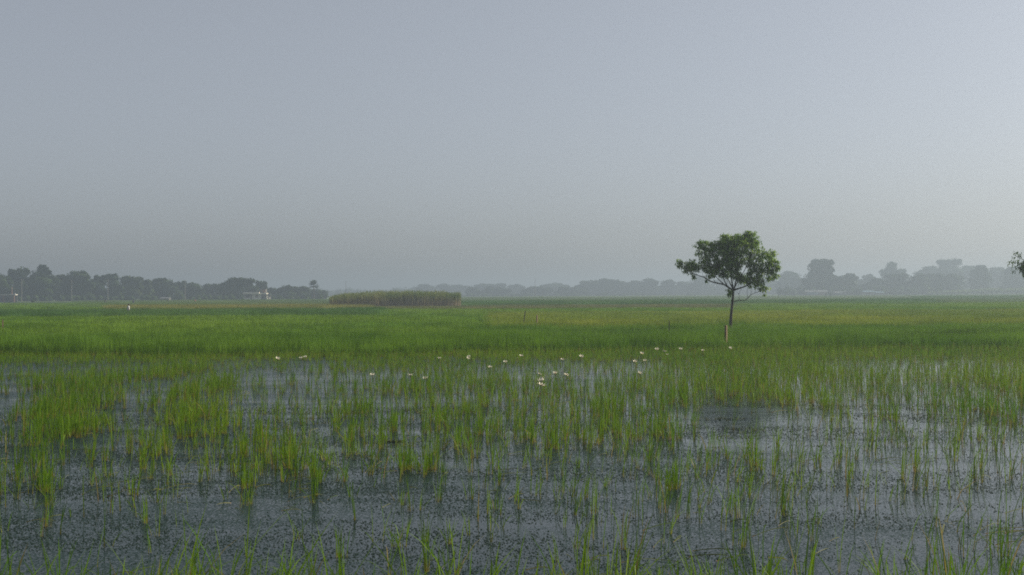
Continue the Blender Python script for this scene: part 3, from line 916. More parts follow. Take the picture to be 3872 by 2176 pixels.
RIGHT = [
    (2985, 860, [(2984, 1052, 44, 22), (2968, 1076, 44, 30), (3010, 1080, 40, 26)], 'pale round tree between the lone tree and the tall dark tree', None),
    (3106, 690, [(3100, 998, 30, 18), (3126, 998, 22, 16), (3084, 1016, 26, 20), (3122, 1030, 30, 22), (3096, 1042, 44, 28), (3108, 1066, 64, 26), (3070, 1070, 34, 22)], 'tallest dark tree right of the lone tree with a stacked head', None),
    (3182, 690, [(3176, 1066, 40, 20), (3170, 1082, 40, 16)], 'low shoulder tree joined to the right side of the tall dark tree', None),
    (3214, 685, [(3214, 1054, 24, 17), (3212, 1074, 26, 20)], 'small round headed tree at the right end of the tall dark group', W),
    (3286, 840, [(3286, 1054, 20, 15), (3280, 1078, 36, 24)], 'pale pointed tree in the gap right of the tall dark group', None),
    (3372, 830, [(3370, 1010, 20, 17), (3362, 1032, 30, 16), (3408, 1030, 14, 14), (3376, 1054, 44, 24)], 'pale tree with a tall narrow head in the middle of the right line', None),
    (3312, 700, [(3316, 1070, 28, 14), (3306, 1088, 50, 18)], 'low dark tree under the gap of the right line', None),
    (3392, 690, [(3376, 1050, 26, 12), (3412, 1050, 28, 14), (3394, 1080, 48, 28)], 'dark wide tree below the pale tall narrow head', None),
    (3474, 685, [(3476, 1056, 36, 16), (3470, 1086, 44, 24)], 'dark domed tree in the middle of the right line', None),
    (3572, 690, [(3540, 1056, 36, 18), (3600, 1056, 36, 18), (3572, 1084, 62, 26)], 'wide dark tree under the two headed pale tree', None),
    (3520, 870, [(3524, 1024, 34, 14), (3490, 1036, 34, 14), (3520, 1052, 60, 26)], 'pale sloping tree left of the two headed tree', None),
    (3592, 860, [(3572, 996, 24, 15), (3614, 994, 24, 15), (3592, 1030, 54, 24), (3592, 1062, 60, 26)], 'pale tree with two flat heads that stand highest on the right', None),
    (3662, 870, [(3662, 1024, 34, 17), (3660, 1054, 46, 28)], 'pale smooth tree right of the two headed tree', None),
    (3706, 720, [(3708, 1020, 24, 15), (3690, 1038, 22, 14), (3722, 1044, 26, 18), (3704, 1068, 38, 22)], 'darker bushy tree behind the banana grove', None),
    (3766, 850, [(3768, 1030, 36, 17), (3766, 1058, 46, 26)], 'pale even tree between the bushy tree and the right edge', None),
    (3830, 740, [(3820, 1028, 26, 16), (3846, 1022, 30, 15), (3836, 1058, 54, 32)], 'grey green tree behind the leafy branch at the right edge', None),
]
for px, d, bl, lab, mt in RIGHT:
    far_tree(px, d, bl, lab, mt or 'far_leaf', G_R, card=1.0)

def wood_mass(name, label, spans, seed, mat='far_leaf', card=1.2):
    rng = np.random.default_rng(seed)
    bl = []
    for (p0, p1, d, top, hh, step) in spans:
        u = d / FPX
        for px in np.arange(p0, p1, step):
            t = top + rng.uniform(-4, 6)
            r = step * rng.uniform(.7, 1.1)
            ry = (hor(px) + EYE / u - t) / 2 + 2
            bl.append((X(px, d), d + rng.uniform(-12, 12), Z(px, t + ry, d), r * u, r * u, ry * u))
    tag(obj(name, crown_mesh(name, bl, M[mat], seed, card, 90)), label, kind='stuff')
wood_mass('distant_wood', 'far woods that fade into the haze behind the fields', [
    (-60, 330, 545, 1066, 0, 26), (320, 640, 550, 1080, 0, 26), (620, 1240, 562, 1097, 0, 22), (1180, 1560, 1300, 1092, 0, 34), (1500, 2300, 1350, 1084, 0, 36), (2180, 3000, 1150, 1086, 0, 36), (2930, 3950, 980, 1066, 0, 38), (3240, 3540, 740, 1088, 0, 24)], 61)
wood_mass('undergrowth', 'low hazy undergrowth along the foot of the tree lines', [
    (-60, 1230, 500, 1116, 0, 14), (1740, 2960, 860, 1110, 0, 18), (2940, 3560, 672, 1082, 0, 16)], 62, 'far_leaf', .8)

# banana grove on the right
def banana_grove():
    rng = np.random.default_rng(8)
    n = 230
    d = rng.uniform(645, 675, n); px = rng.uniform(3505, 3960, n)
    h = np.interp(px, [3505, 3600, 3720, 3960], [2.2, 3.0, 3.8, 4.4]) * rng.uniform(.8, 1.1, n)
    k = 9
    i = np.repeat(np.arange(n), k)
    m = len(i)
    V, F, T, b = blade_arrays(X(px, d)[i], d[i], np.full(m, .05) + h[i] * .35, h[i] * rng.uniform(.45, .7, m), rng.uniform(0, 6.28, m), h[i] * rng.uniform(.1, .42, m), rng.uniform(.4, .7, m), rng.uniform(-1.2, 1.2, m), 3, rng.uniform(0, .45, m))
    V2, F2, T2, b2 = blade_arrays(X(px, d), d, np.full(n, .05), h * .6, np.zeros(n), np.zeros(n), np.full(n, .35), np.zeros(n), 2)
    r = np.concatenate([np.clip(rng.normal(.5, .3, m), 0, 1)[b], np.full(len(V2), .1)])
    tag(obj('banana_grove', mesh_np('banana_grove', np.concatenate([V, V2]), np.concatenate([F, F2 + len(V)]), M['banana'], {'rnd': r})), 'pale green banana grove at the foot of the right trees', kind='stuff')
banana_grove()

# ------------------------------------------------------------------ utility poles
def pole(px, d, top_py, label, arm=True, r=.11):
    h = Z(px, top_py, d)
    root = empty('utility_pole', (X(px, d), d, 0), label=label, cat='pole', group='utility poles along the tree line')
    m = MB(); m.tube([(0, 0, -.2), (0, 0, h)], [r, r * .7], 8); m.build('shaft', M['concrete'], root)
    if arm:
        m = MB(); m.box((0, 0, h - .45), (1.5, .09, .11)); m.build('cross_arm', M['concrete'], root)
        for s in (-.6, 0.0, .6):
            m = MB(); m.tube([(s, 0, h - .39), (s, 0, h - .18 if s else h + .14)], [.05, .03], 6); m.build('insulator', M['concrete'], root)
pole(82, 462, 1057, 'leftmost pale utility pole beside the shed')
pole(271, 470, 1060, 'second pale utility pole from the left in front of the broad tree')
pole(408, 475, 1056, 'third utility pole from the left above a pale patch on the bank')
pole(700, 490, 1060, 'utility pole in the low part of the left trees', True, .14)
pole(1308, 520, 1063, 'thin pole that rises above the left end of the reed bed', False, .10)
pole(2023, 640, 1054, 'thin pole in front of the pale trees at the middle of the view', False, .13)

# ------------------------------------------------------------------ buildings
def cream_house():
    d = 455.0; u = d / FPX
    def xx(px): return (px - 970) * u
    root = empty('farm_house', (X(970, d), d, .05), label='long cream house with a flat roof under the big domed tree', cat='house')
    z0 = -.05
    gz = lambda py: Z(970, py, d) - .05
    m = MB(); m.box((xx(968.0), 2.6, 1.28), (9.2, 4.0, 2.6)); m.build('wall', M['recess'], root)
    m = MB(); m.box((xx(935), .15, .55), (2.2, .18, 1.1)); m.build('veranda_wall', M['plaster'], root)
    m = MB(); m.box((xx(969), .25, 1.24), (3.4, .5, 2.5)); m.build('front_wall', M['plaster'], root)
    w = MB(); w.box((xx(971), -.03, 1.62), (.95, .08, .75)); wo = w.build('window', M['shutter'], root)
    f = MB()
    for zz, sx in ((2.03, 1.15), (1.21, 1.15)): f.box((xx(971), -.05, zz), (sx, .1, .08))
    for s in (-1, 1): f.box((xx(971) + s * .53, -.05, 1.62), (.09, .1, .72))
    f.build('frame', M['slab'], wo)
    m = MB(); m.box((xx(951), .95, 2.86), (6.2, 4.2, .68)); m.build('roof_slab', M['slab'], root)
    m = MB(); m.box((xx(996), .90, 2.62), (2.6, 3.4, .44)); m.build('roof_slab', M['slab'], root)
    m = MB(); m.box((xx(992), 1.8, 3.55), (2.2, 2.2, 1.5)); m.build('upper_room', M['recess'], root)
    m = MB(); m.box((xx(998), .60, 3.6), (1.0, .2, 1.1)); m.build('upper_wall', M['brick'], root)
    for px in (926, 946, 1008):
        m = MB(); m.box((xx(px), .1, 1.2), (.22, .22, 2.4)); m.build('veranda_post', M['plaster'], root)
    m = MB(); m.box((xx(1009), .3, .8), (.55, .3, 1.6)); m.build('door_jamb', M['plaster'], root)
    m = MB(); m.box((xx(1018), 1.2, 2.0), (.9, .6, 1.3), 0, .6); m.build('water_tank', M['tin'], root)
cream_house()

def left_shed():
    d = 455.0; u = d / FPX
    xx = lambda px: (px - 22) * u
    root = empty('pump_shed', (X(22, d), d, .05), label='low open shed with a red stove pipe at the left edge', cat='shed')
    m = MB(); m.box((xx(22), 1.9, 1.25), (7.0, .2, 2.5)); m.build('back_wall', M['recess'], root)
    m = MB(); m.box((xx(-12), .9, 1.25), (2.6, 1.8, 2.5)); m.build('side_room', M['grey_cloth'], root)
    m = MB(); m.box((xx(18), .9, 2.72), (7.9, 2.6, .26)); m.build('roof_slab', M['slab'], root)
    for px in (14, 53):
        m = MB(); m.box((xx(px), -.2, 1.25), (.5, .4, 2.5)); m.build('brick_post', M['brick'], root)
    m = MB(); m.box((xx(56), -.3, 2.95), (.75, .6, .6)); m.build('roof_tank', M['white_cloth'], root)
    m = MB(); m.tube([(xx(41), 1.0, 2.8), (xx(41), 1.0, 4.2), (xx(40.5), 1.0, 5.6)], [.24, .17, .15], 8); m.build('stove_pipe', M['brick'], root)
left_shed()

def low_hut(px, d, w, h, label, roof, wall, depth=4.0, band=None):
    root = empty('field_hut', (X(px, d), d, .05), label=label, cat='hut', group='small huts below the trees')
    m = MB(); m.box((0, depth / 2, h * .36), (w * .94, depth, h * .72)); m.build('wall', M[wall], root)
    m = MB(); m.add([(-w / 2, -.4, h * .7), (w / 2, -.4, h * .7), (w / 2, depth / 2, h), (-w / 2, depth / 2, h), (w / 2, depth + .4, h * .7), (-w / 2, depth + .4, h * .7)],
                    [(0, 1, 2, 3), (3, 2, 4, 5), (0, 3, 5), (1, 4, 2), (0, 5, 4, 1)])
    m.build('roof', M[roof], root)
    m = MB(); m.box((w * .12, -.06, h * .30), (.9, .1, h * .60)); m.build('door', M['shutter'], root)
    if band:
        m = MB(); m.box((-w * .2, -.1, h * .42), (w * .5, .16, h * .36)); m.build('sheet_panel', M[band], root)
low_hut(622, 455, 3.6, 1.5, 'low hut with a pale roof right of the walker', 'tin', 'recess', 2.5)
low_hut(3088, 655, 12.0, 3.0, 'long low hut with a blue sheet below the tall dark tree', 'tin', 'brick', 4.0, 'blue')
low_hut(3184, 662, 8.0, 2.3, 'shorter hut just right of the long low hut', 'tin', 'recess', 4.0, 'tin')
low_hut(3285, 650, 6.0, 2.7, 'hut with a pale blue roof under the low dark tree', 'blue', 'recess', 4.0)
low_hut(3326, 655, 5.0, 2.2, 'smaller blue hut right of the pale blue roof', 'blue', 'recess', 3.5)

# ------------------------------------------------------------------ people far out in the field
def person(px, d, h, shirt, wrap, label, face=0.0, sink=0.0, arms='down', group='people in the rice fields'):
    """one skinned body with shirt, wrap and hair as children; face = heading, 0 looks to +X"""
    root = empty('person', (X(px, d), d, -sink), face, label=label, cat='person', group=group)
    k = h / 1.66
    J = {'pelvis': (0, 0, .90), 'waist': (.01, 0, 1.06), 'chest': (.02, 0, 1.28), 'neck': (.03, 0, 1.42), 'jaw': (.055, 0, 1.50), 'head': (.05, 0, 1.58), 'crown': (.04, 0, 1.64),
         'hipL': (0, .09, .86), 'kneeL': (.10, .10, .48), 'ankleL': (.04, .10, .08), 'toeL': (.17, .11, .03), 'hipR': (0, -.09, .86), 'kneeR': (.0, -.10, .47), 'ankleR': (-.16, -.10, .09), 'toeR': (-.04, -.11, .03),
         'shL': (.02, .17, 1.37), 'elL': (-.04, .22, 1.10), 'wrL': (.06, .21, .87), 'haL': (.10, .20, .79), 'shR': (.02, -.17, 1.37), 'elR': (.0, -.22, 1.09), 'wrR': (.14, -.19, .92), 'haR': (.19, -.18, .86)}
    E = [('pelvis', 'waist'), ('waist', 'chest'), ('chest', 'neck'), ('neck', 'jaw'), ('jaw', 'head'), ('head', 'crown'), ('pelvis', 'hipL'), ('hipL', 'kneeL'), ('kneeL', 'ankleL'), ('ankleL', 'toeL'),
         ('pelvis', 'hipR'), ('hipR', 'kneeR'), ('kneeR', 'ankleR'), ('ankleR', 'toeR'), ('chest', 'shL'), ('shL', 'elL'), ('elL', 'wrL'), ('wrL', 'haL'), ('chest', 'shR'), ('shR', 'elR'), ('elR', 'wrR'), ('wrR', 'haR')]
    RAD = {'pelvis': .12, 'waist': .11, 'chest': .125, 'neck': .05, 'jaw': .07, 'head': .095, 'crown': .07, 'hipL': .085, 'hipR': .085, 'kneeL': .055, 'kneeR': .055, 'ankleL': .038, 'ankleR': .038, 'toeL': .03, 'toeR': .03,
           'shL': .055, 'shR': .055, 'elL': .04, 'elR': .04, 'wrL': .028, 'wrR': .028, 'haL': .03, 'haR': .03}
    names = list(J)
    me = bpy.data.meshes.new('body')
    me.from_pydata([tuple(c * k for c in J[n]) for n in names], [(names.index(a), names.index(b)) for a, b in E], [])
    me.materials.append(M['skin'])
    o = obj('body', me, root)
    o.modifiers.new('skin', 'SKIN')
    sv = me.skin_vertices[0].data
    for i, n in enumerate(names):
        sv[i].radius = (RAD[n] * k, RAD[n] * k * (1.25 if n in ('chest', 'waist', 'pelvis') else 1.0))
        sv[i].use_root = n == 'pelvis'
    sb = o.modifiers.new('sub', 'SUBSURF'); sb.levels = 1; sb.render_levels = 2
    # shirt: lathe of ellipses with two sleeves, wrap: flared lathe
    def lathe(rows, name, mat, n=14):
        m = MB(); V, F = [], []
        for (z, x, a, b) in rows:
            V += [((x + a * math.cos(2 * math.pi * i / n)) * k, b * math.sin(2 * math.pi * i / n) * k, z * k) for i in range(n)]
        for r_ in range(len(rows) - 1):
            for i in range(n):
                F.append((r_ * n + i, r_ * n + (i + 1) % n, (r_ + 1) * n + (i + 1) % n, (r_ + 1) * n + i))
        m.add(V, F); return m
    s = lathe([(.84, 0, .155, .185), (1.0, .005, .15, .18), (1.18, .015, .155, .19), (1.33, .02, .14, .195), (1.41, .025, .10, .15), (1.455, .03, .065, .07)], 'shirt', shirt)
    for sd in ('L', 'R'):
        s.tube([tuple(c * k for c in J['sh' + sd]), tuple(k * (a * .3 + b * .7) for a, b in zip(J['sh' + sd], J['el' + sd]))], [.075 * k, .066 * k], 9)
    s.build('shirt', M[shirt], root, True)
    lathe([(.36, .0, .20, .19), (.6, .0, .185, .19), (.86, 0, .15, .178), (.95, 0, .142, .17)], 'wrap', wrap).build('wrap', M[wrap], root, True)
    hv = ICO_V * np.array([.112, .102, .105]) * k + np.array([.03, 0, 1.60]) * k
    keep = [f for f in ICO_F if hv[f].mean(0)[2] > 1.575 * k or hv[f].mean(0)[0] < .0]
    hm = MB(); hm.add(hv, [tuple(int(i) for i in f) for f in keep]); hm.build('hair', M['hair'], root, True)
    # face pieces, tiny: eyes, nose, ears
    f = MB(); f.box((.152 * k, 0, 1.55 * k), (.03 * k, .022 * k, .04 * k), 0, .5); f.build('nose', M['skin'], root)
    for sd in (-1, 1):
        f = MB(); f.box((.045 * k, sd * .098 * k, 1.56 * k), (.035 * k, .02 * k, .055 * k)); f.build('ear', M['skin'], root)
        f = MB(); f.box((.137 * k, sd * .036 * k, 1.585 * k), (.014 * k, .02 * k, .012 * k)); f.build('eye', M['hair'], root)
    return root
person(485, 148, 1.68, 'white_cloth', 'red_cloth', 'walker in a white shirt wading through the rice on the left', .35, .28)
person(504, 300, 1.66, 'dark_cloth', 'dark_cloth', 'small dark clothed person just behind the walker in white', 2.4, .30)
person(398, 330, 1.60, 'grey_cloth', 'grey_cloth', 'distant person in dull grey clothes left of the walker in white', 1.0, .55)
person(636, 340, 1.62, 'dark_cloth', 'red_cloth', 'distant person in dark blue by the low hut', 3.0, .55)
person(738, 350, 1.62, 'red_cloth', 'dark_cloth', 'distant person in reddish clothes left of the cream house', 2.0, .45)
person(1108, 455, 1.66, 'white_cloth', 'dark_cloth', 'far person in a white top under the flat low tree', 1.0, .10)

def round_shrub(px, d, w, h, label):
    rng = np.random.default_rng(int(px))
    root = empty('shrub', (X(px, d), d, 0), label=label, cat='shrub', group='small dark shrubs in the far fields')
    obj('foliage', crown_mesh('foliage', [(0, 0, h * .5, w / 2, w / 2, h / 2)], M['far_leaf'], int(px), .22, 160), root)
    m = MB()
    for i in range(4): m.tube([(0, 0, -.1), (rng.uniform(-.2, .2) * w, rng.uniform(-.2, .2) * w, h * .6)], [.04, .02], 5)
    m.build('stem', M['far_bark'], root)
round_shrub(124, 380, 1.3, 1.35, 'small dark shrub in the field right of the shed')
round_shrub(3123, 540, 1.2, 1.6, 'left of the two dark rounded shrubs below the long hut')
round_shrub(3141, 540, 1.25, 1.7, 'right of the two dark rounded shrubs below the long hut')

def egret(px, d):
    root = empty('egret', (X(px, d), d, .35), label='tiny white egret in the far field on the right', cat='bird')
    body = bpy.data.meshes.new('body')
    pts = [(-.22, 0, .36), (-.08, 0, .42), (.08, 0, .46), (.15, 0, .58), (.11, 0, .72), (.16, 0, .84), (.22, 0, .84), (.33, 0, .82)]
    legs = [(0.0, .04, .30), (0.0, .04, .0), (0.0, -.04, .30), (0.0, -.04, .0)]
    body.from_pydata(pts + legs, [(i, i + 1) for i in range(7)] + [(1, 8), (8, 9), (1, 10), (10, 11)], [])
    body.materials.append(M['feather'])
    o = obj('body', body, root)
    o.modifiers.new('skin', 'SKIN')
    for i, r in enumerate([.03, .11, .10, .04, .03, .045, .03, .008, .015, .012, .015, .012]):
        body.skin_vertices[0].data[i].radius = (r, r); body.skin_vertices[0].data[i].use_root = i == 1
    sb = o.modifiers.new('sub', 'SUBSURF'); sb.levels = 1; sb.render_levels = 1
egret(3263, 560)

# ------------------------------------------------------------------ rice standing in the open water
def gd(py): return EYE * FPX / (py - 1108.0)      # distance of a point on the water seen in row py (mid picture)
def gdx(px, py): return EYE * FPX / (py - hor(px))

rng = np.random.default_rng(2024)
CL = []   # tuft list: x, y, nblades, height, spread, lean, width, windx
def put(x, y, nb, h, sp, ln, w, wx=0.0): CL.append((x, y, nb, h, sp, ln, w, wx))

# dense bunches of the left and middle: centre column, foot row, half width, half depth (m), count
BUNCH = [
    (180, 1460, 70, 3.2, 60), (340, 1470, 80, 4.5, 110), (270, 1550, 120, 3.0, 150), (250, 1640, 130, 1.4, 100), (150, 1760, 18, .5, 4), (165, 1850, 26, .3, 7), (20, 1830, 14, .5, 3), (95, 1820, 12, .4, 3),
    (680, 1410, 80, 4.0, 80), (745, 1490, 85, 3.8, 120), (730, 1580, 80, 1.8, 70), (800, 1640, 60, 1.0, 20), (690, 1660, 20, .4, 7), (480, 1700, 90, 1.0, 9), (600, 1720, 60, .8, 6),
    (960, 1690, 70, 1.6, 16), (1000, 1760, 120, 1.0, 14), (930, 1840, 24, .4, 5), (1090, 1790, 90, .7, 8), (1140, 1720, 90, 1.4, 12), (1230, 1790, 50, .5, 4),
    (1340, 1660, 30, 1.2, 12), (1400, 1700, 50, .9, 10), (1340, 1560, 60, 1.8, 22), (1500, 1620, 40, 1.2, 12), (1535, 1780, 34, .4, 10), (1620, 1780, 30, .4, 9), (1650, 1600, 60, 1.8, 26), (1560, 1480, 120, 3.0, 40),
    (1720, 1680, 60, 1.0, 12), (1860, 1640, 60, 1.2, 14), (2000, 1660, 60, .9, 12), (2080, 1690, 20, .3, 8), (2130, 1650, 30, .5, 8), (2230, 1670, 40, .5, 10), (2330, 1650, 40, .7, 12), (2300, 1560, 70, 1.5, 24),
    (2400, 1660, 30, .4, 7), (2480, 1650, 30, .5, 9), (2540, 1660, 30, .5, 9), (2540, 1850, 22, .3, 7), (2550, 1520, 80, 1.8, 30), (2850, 1760, 24, .4, 5), (2960, 1520, 60, 1.6, 16), (3110, 1530, 50, 1.4, 14),
    (3340, 1580, 40, 1.0, 12), (3720, 1560, 50, 1.6, 24), (3800, 1560, 60, 2.0, 26), (3850, 1480, 60, 2.5, 26), (3710, 1430, 90, 3.0, 40),
]
for (px, py, rx, ry, n) in BUNCH:
    for _ in range(n):
        d = gdx(px, py) + rng.normal(0, .55) * ry
        x = X(px, gdx(px, py)) + rng.normal(0, .55) * rx * gdx(px, py) / FPX
        left = px < 1300
        put(x, d, rng.integers(4, 10) if left else rng.integers(3, 8), rng.uniform(.42, .68), .045, .10, .0125, rng.normal(.02, .04))
# loose tufts over the whole pool
def pool_density(x, d):
    px = 1936 + x / d * FPX
    right = np.clip((px - 1300) / 1500, 0, 1)
    base = np.interp(d, [9, 13, 16, 20, 26, 32, 38, 42, 44.5, 50], [3.2, 4.6, 8.5, 12, 16, 17, 17, 18, 28, 34])
    base_r = np.interp(d, [9, 13, 16, 20, 26, 32, 38, 44, 50], [6.0, 8.5, 11.0, 14.0, 18.0, 22.0, 26, 30, 34])
    b = base * (1 - right) + base_r * right
    nz = vnoise(x * .45 + 31, d * .35, 8) * .65 + vnoise(x * 1.3, d * 1.0, 9) * .35
    b = b * np.maximum(np.clip((nz - .14) * 2.0, .25, 1.5), np.clip((d - 43) / 3, 0, .9))
    # strips of open water
    for (p0, p1, y0, y1, f) in ((800, 1250, 1358, 1440, .45), (-80, 160, 1440, 1640, .12), (430, 640, 1440, 1640, .6), (2640, 2960, 1540, 1680, .25), (860, 1240, 1420, 1560, .7), (1900, 2500, 1366, 1430, .7), (60, 700, 1372, 1400, .75)):
        d0, d1 = 11532.0 / (y1 - 1106), 11532.0 / (y0 - 1106)
        b = np.where((px > p0) & (px < p1) & (d > d0) & (d < d1), b * f, b)
    return b
cells_x, cells_y = [], []
CAP = 60
for d in np.arange(9.6, 56, .5):
    a, b_ = L_(d) - .5, R_(d) + .5
    xs = rng.uniform(a, b_, int((b_ - a) * .5 * CAP))
    ds = d + rng.uniform(0, .5, len(xs))
    k = rng.uniform(0, CAP, len(xs)) < pool_density(xs, ds)
    fr = front(xs / ds)
    k &= ds < fr + 4.0
    cells_x.append(xs[k]); cells_y.append(ds[k])
xs, ds = np.concatenate(cells_x), np.concatenate(cells_y)
for x, d in zip(xs, ds):
    px = 1936 + x / d * FPX
    right = min(max((px - 1500) / 1400, 0), 1)
    near = max(0, 1 - abs(d - 14) / 8)
    nb = int(rng.integers(1, 4)) if rng.random() < .68 + .26 * right else int(rng.integers(4, 9))
    hgt = (rng.uniform(.30, .62) if d < 36 else rng.uniform(.30, .50)) * (1 + .15 * right)
    put(x, d, nb, hgt, rng.uniform(.015, .06), .13, .0115 if d > 16 else .0105, rng.normal(.03 + .12 * right * near, .07))
# leafy row at the bank, along the bottom of the view
for px in list(rng.uniform(-1000, 4870, 530)):
    d = rng.uniform(7.6, 10.3)
    dens = np.interp(px, [0, 300, 800, 1200, 1700, 2300, 2900, 3200, 3872], [1.0, .9, .8, .7, .5, .9, .9, .6, .9])
    if rng.random() > dens: continue
    put(X(px, d), d, rng.integers(3, 8), rng.uniform(.34, .74) * (1.3 if px < 1300 else 1.1), rng.uniform(.02, .07), .28, .013, rng.normal(.06, .12))

CL = np.array(CL)
order = np.argsort(CL[:, 1] - 2.0 * CL[:, 3])
CL = CL[order]
pxs = 1936 + CL[:, 0] / CL[:, 1] * FPX
inview = (pxs > -40) & (pxs < 3910)
ids = np.where(inview)[0][:300]
single = np.zeros(len(CL), bool); single[ids] = True

def tuft_mesh(sel, name, seed, local=False):
    r_ = np.random.default_rng(seed)
    q = CL[sel]
    ox, oy = (q[0, 0], q[0, 1]) if local else (0, 0)
    V, F, T, rn = tufts(q[:, 0] - ox, q[:, 1] - oy, q[:, 2].astype(int), q[:, 3], q[:, 4], q[:, 5], q[:, 6], (q[:, 7], np.zeros(len(q))), 4 if local else 3, r_, z0=-.06)
    return mesh_np(name, V, F, M['rice'], {'t': T, 'rnd': rn})

SINGLES = []
for j, i in enumerate(ids):
    x, d, nb, h, sp, ln, w, wx = CL[i]
    px = pxs[i]
    o = obj('rice_plant', tuft_mesh(np.array([i]), 'rice_plant', 1000 + j, True), None, (x, d, 0))
    size = 'sparse' if nb <= 3 else 'bushy' if nb >= 7 else 'medium'
    tall = 'short' if h < .40 else 'tall' if h > .58 else 'knee-high'
    lean = 'right-leaning' if wx > .12 else 'left-leaning' if wx < -.05 else 'upright'
    side = ['at left edge', 'far left', 'well left', 'left of centre', 'near centre left', 'near centre right', 'right of centre', 'well right', 'far right', 'at right edge'][int(min(max(px / 3872, 0), .999) * 10)]
    row = 'by the bank' if d < 10.4 else 'in nearest water' if d < 12.0 else 'farther out'
    SINGLES.append((o, px, (size, tall, lean, row, side)))
WORD = ['first', 'second', 'third', 'fourth', 'fifth', 'sixth', 'seventh', 'eighth', 'ninth', 'tenth', 'eleventh', 'twelfth']
COUNT = ['', 'one', 'two', 'three', 'four', 'five', 'six', 'seven', 'eight', 'nine', 'ten', 'eleven', 'twelve']
for key in sorted({k for _, _, k in SINGLES}):
    same = sorted([(px, o.name, o) for o, px, k in SINGLES if k == key])
    size, tall, lean, row, side = key
    for q, (px, _, o) in enumerate(same):
        n = len(same)
        if n == 1: lab = f'the only {size} {tall} {lean} rice tuft {row} {side}'
        else:
            place = 'leftmost' if q == 0 else 'rightmost' if q == n - 1 else f'{WORD[min(q, 11)]} from left'
            lab = f'{place} of {COUNT[min(n, 12)]} {size} {tall} {lean} rice tufts {row} {side}'
        tag(o, lab, 'rice plant', 'rice tufts standing nearest in the water')
rest = np.where(~single)[0]
tag(obj('standing_rice', tuft_mesh(rest, 'standing_rice', 99)), 'thin rice standing all over the open water', kind='stuff')

# loose straws lying on and just above the water
def straws():
    r_ = np.random.default_rng(17)
    n = 1500
    d = 9.5 + 34 * r_.uniform(0, 1, n) ** 1.3
    x = r_.uniform(0, 1, n) * (R_(d) - L_(d)) + L_(d)
    k = vnoise(x * .5, d * .4, 21) > .42
    x, d = x[k], d[k]; n = len(x)
    L = r_.uniform(.15, .5, n)
    V, F, T, b = blade_arrays(x, d, np.full(n, .006), r_.uniform(.02, .26, n) * L * 1.6, r_.normal(0.3, 1.1, n), L, r_.uniform(.008, .015, n), r_.uniform(1.0, 2.2, n), 4, r_.uniform(.5, 1.0, n), 1.0)
    V = V.reshape(n, 9, 3); V[:, 1:8:2, 2] += r_.uniform(.003, .008, n)[:, None]; V = V.reshape(-1, 3)
    V[:, 2] = np.maximum(V[:, 2], .003)
    rn = np.clip(r_.normal(.5, .3, n), 0, 1)[b]
    tag(obj('fallen_straw', mesh_np('fallen_straw', V, F, M['straw'], {'t': T, 'rnd': rn})), 'pale fallen straws floating on the water', kind='stuff')
straws()

# ------------------------------------------------------------------ floating weed
def weed():
    r_ = np.random.default_rng(33)
    n = 760000
    d = np.sqrt(r_.uniform(9.0 ** 2, 27.0 ** 2, n))
    x = r_.uniform(0, 1, n) * (R_(d) - L_(d)) + L_(d)
    a = vnoise(x * .5 + d * .25, d * .9, 41) * .5 + vnoise(x * 1.6 + d * .5, d * 3.2, 42) * .3 + vnoise(x * 6, d * 7, 43) * .2
    # wavering lanes of clear water
    lane = np.abs(np.sin((d + .22 * x + .8 * vnoise(x * .4, d * .2, 44)) * 1.15))
    right = np.clip((x / d + .42) / .84, 0, 1)
    k = r_.uniform(0, 1, n) < np.clip((a - .30) * 2.3, 0, 1) * np.clip(lane * 1.9 - .12, .18, 1) * (1.15 - .62 * right) * np.interp(d, [9, 16, 27], [.80, .66, .36])
    x, d = x[k], d[k]; n = len(x)
    s = .0045 + .0115 * r_.uniform(0, 1, n) ** 2.5 * np.interp(d, [9, 27], [1.0, 1.35])
    V = np.zeros((n, 4, 3), np.float32)
    th = r_.uniform(0, 6.28, n)
    for i in range(3):
        rr = s * r_.uniform(.55, 1.25, n)
        V[:, i, 0] = x + rr * np.cos(th + i * 2.094); V[:, i, 1] = d + rr * np.sin(th + i * 2.094) ; V[:, i, 2] = .001
    V[:, 3, 0] = x; V[:, 3, 1] = d; V[:, 3, 2] = .002 + s * .55
    F = (np.arange(n)[:, None, None] * 4 + np.array([(0, 1, 3), (1, 2, 3), (2, 0, 3)])[None]).reshape(-1, 3)
    tag(obj('floating_weed', mesh_np('floating_weed', V.reshape(-1, 3), F, M['weed'])), 'specks of dark weed floating on the open water', kind='stuff')
weed()

def weed_mat(px, py, rx, ry, seed):
    r_ = np.random.default_rng(seed)
    n = 90
    d0 = gdx(px, py)
    a, q = r_.uniform(0, 6.28, n), np.sqrt(r_.uniform(.0, 1, n))
    x, y = X(px, d0) + q * np.cos(a) * rx, d0 + q * np.sin(a) * ry
    V, F, T, b = blade_arrays(x, y, np.full(n, .004), r_.uniform(.005, .03, n), r_.uniform(0, 6.28, n), r_.uniform(.04, .12, n), r_.uniform(.02, .04, n), r_.uniform(0, 3.1, n), 2)
    return V, F
Vs, Fs, base = [], [], 0
for i, (px, py, rx, ry) in enumerate(((2800, 1630, .42, .45), (2730, 1586, .5, .3), (1490, 1672, .15, .12))):
    V, F = weed_mat(px, py, rx, ry, 70 + i)
    Vs.append(V); Fs.append(F + base); base += len(V)
tag(obj('weed_mat', mesh_np('weed_mat', np.concatenate(Vs), np.concatenate(Fs), M['mat_weed'])), 'rough mats of drifted weed on the right of the open water', kind='stuff')

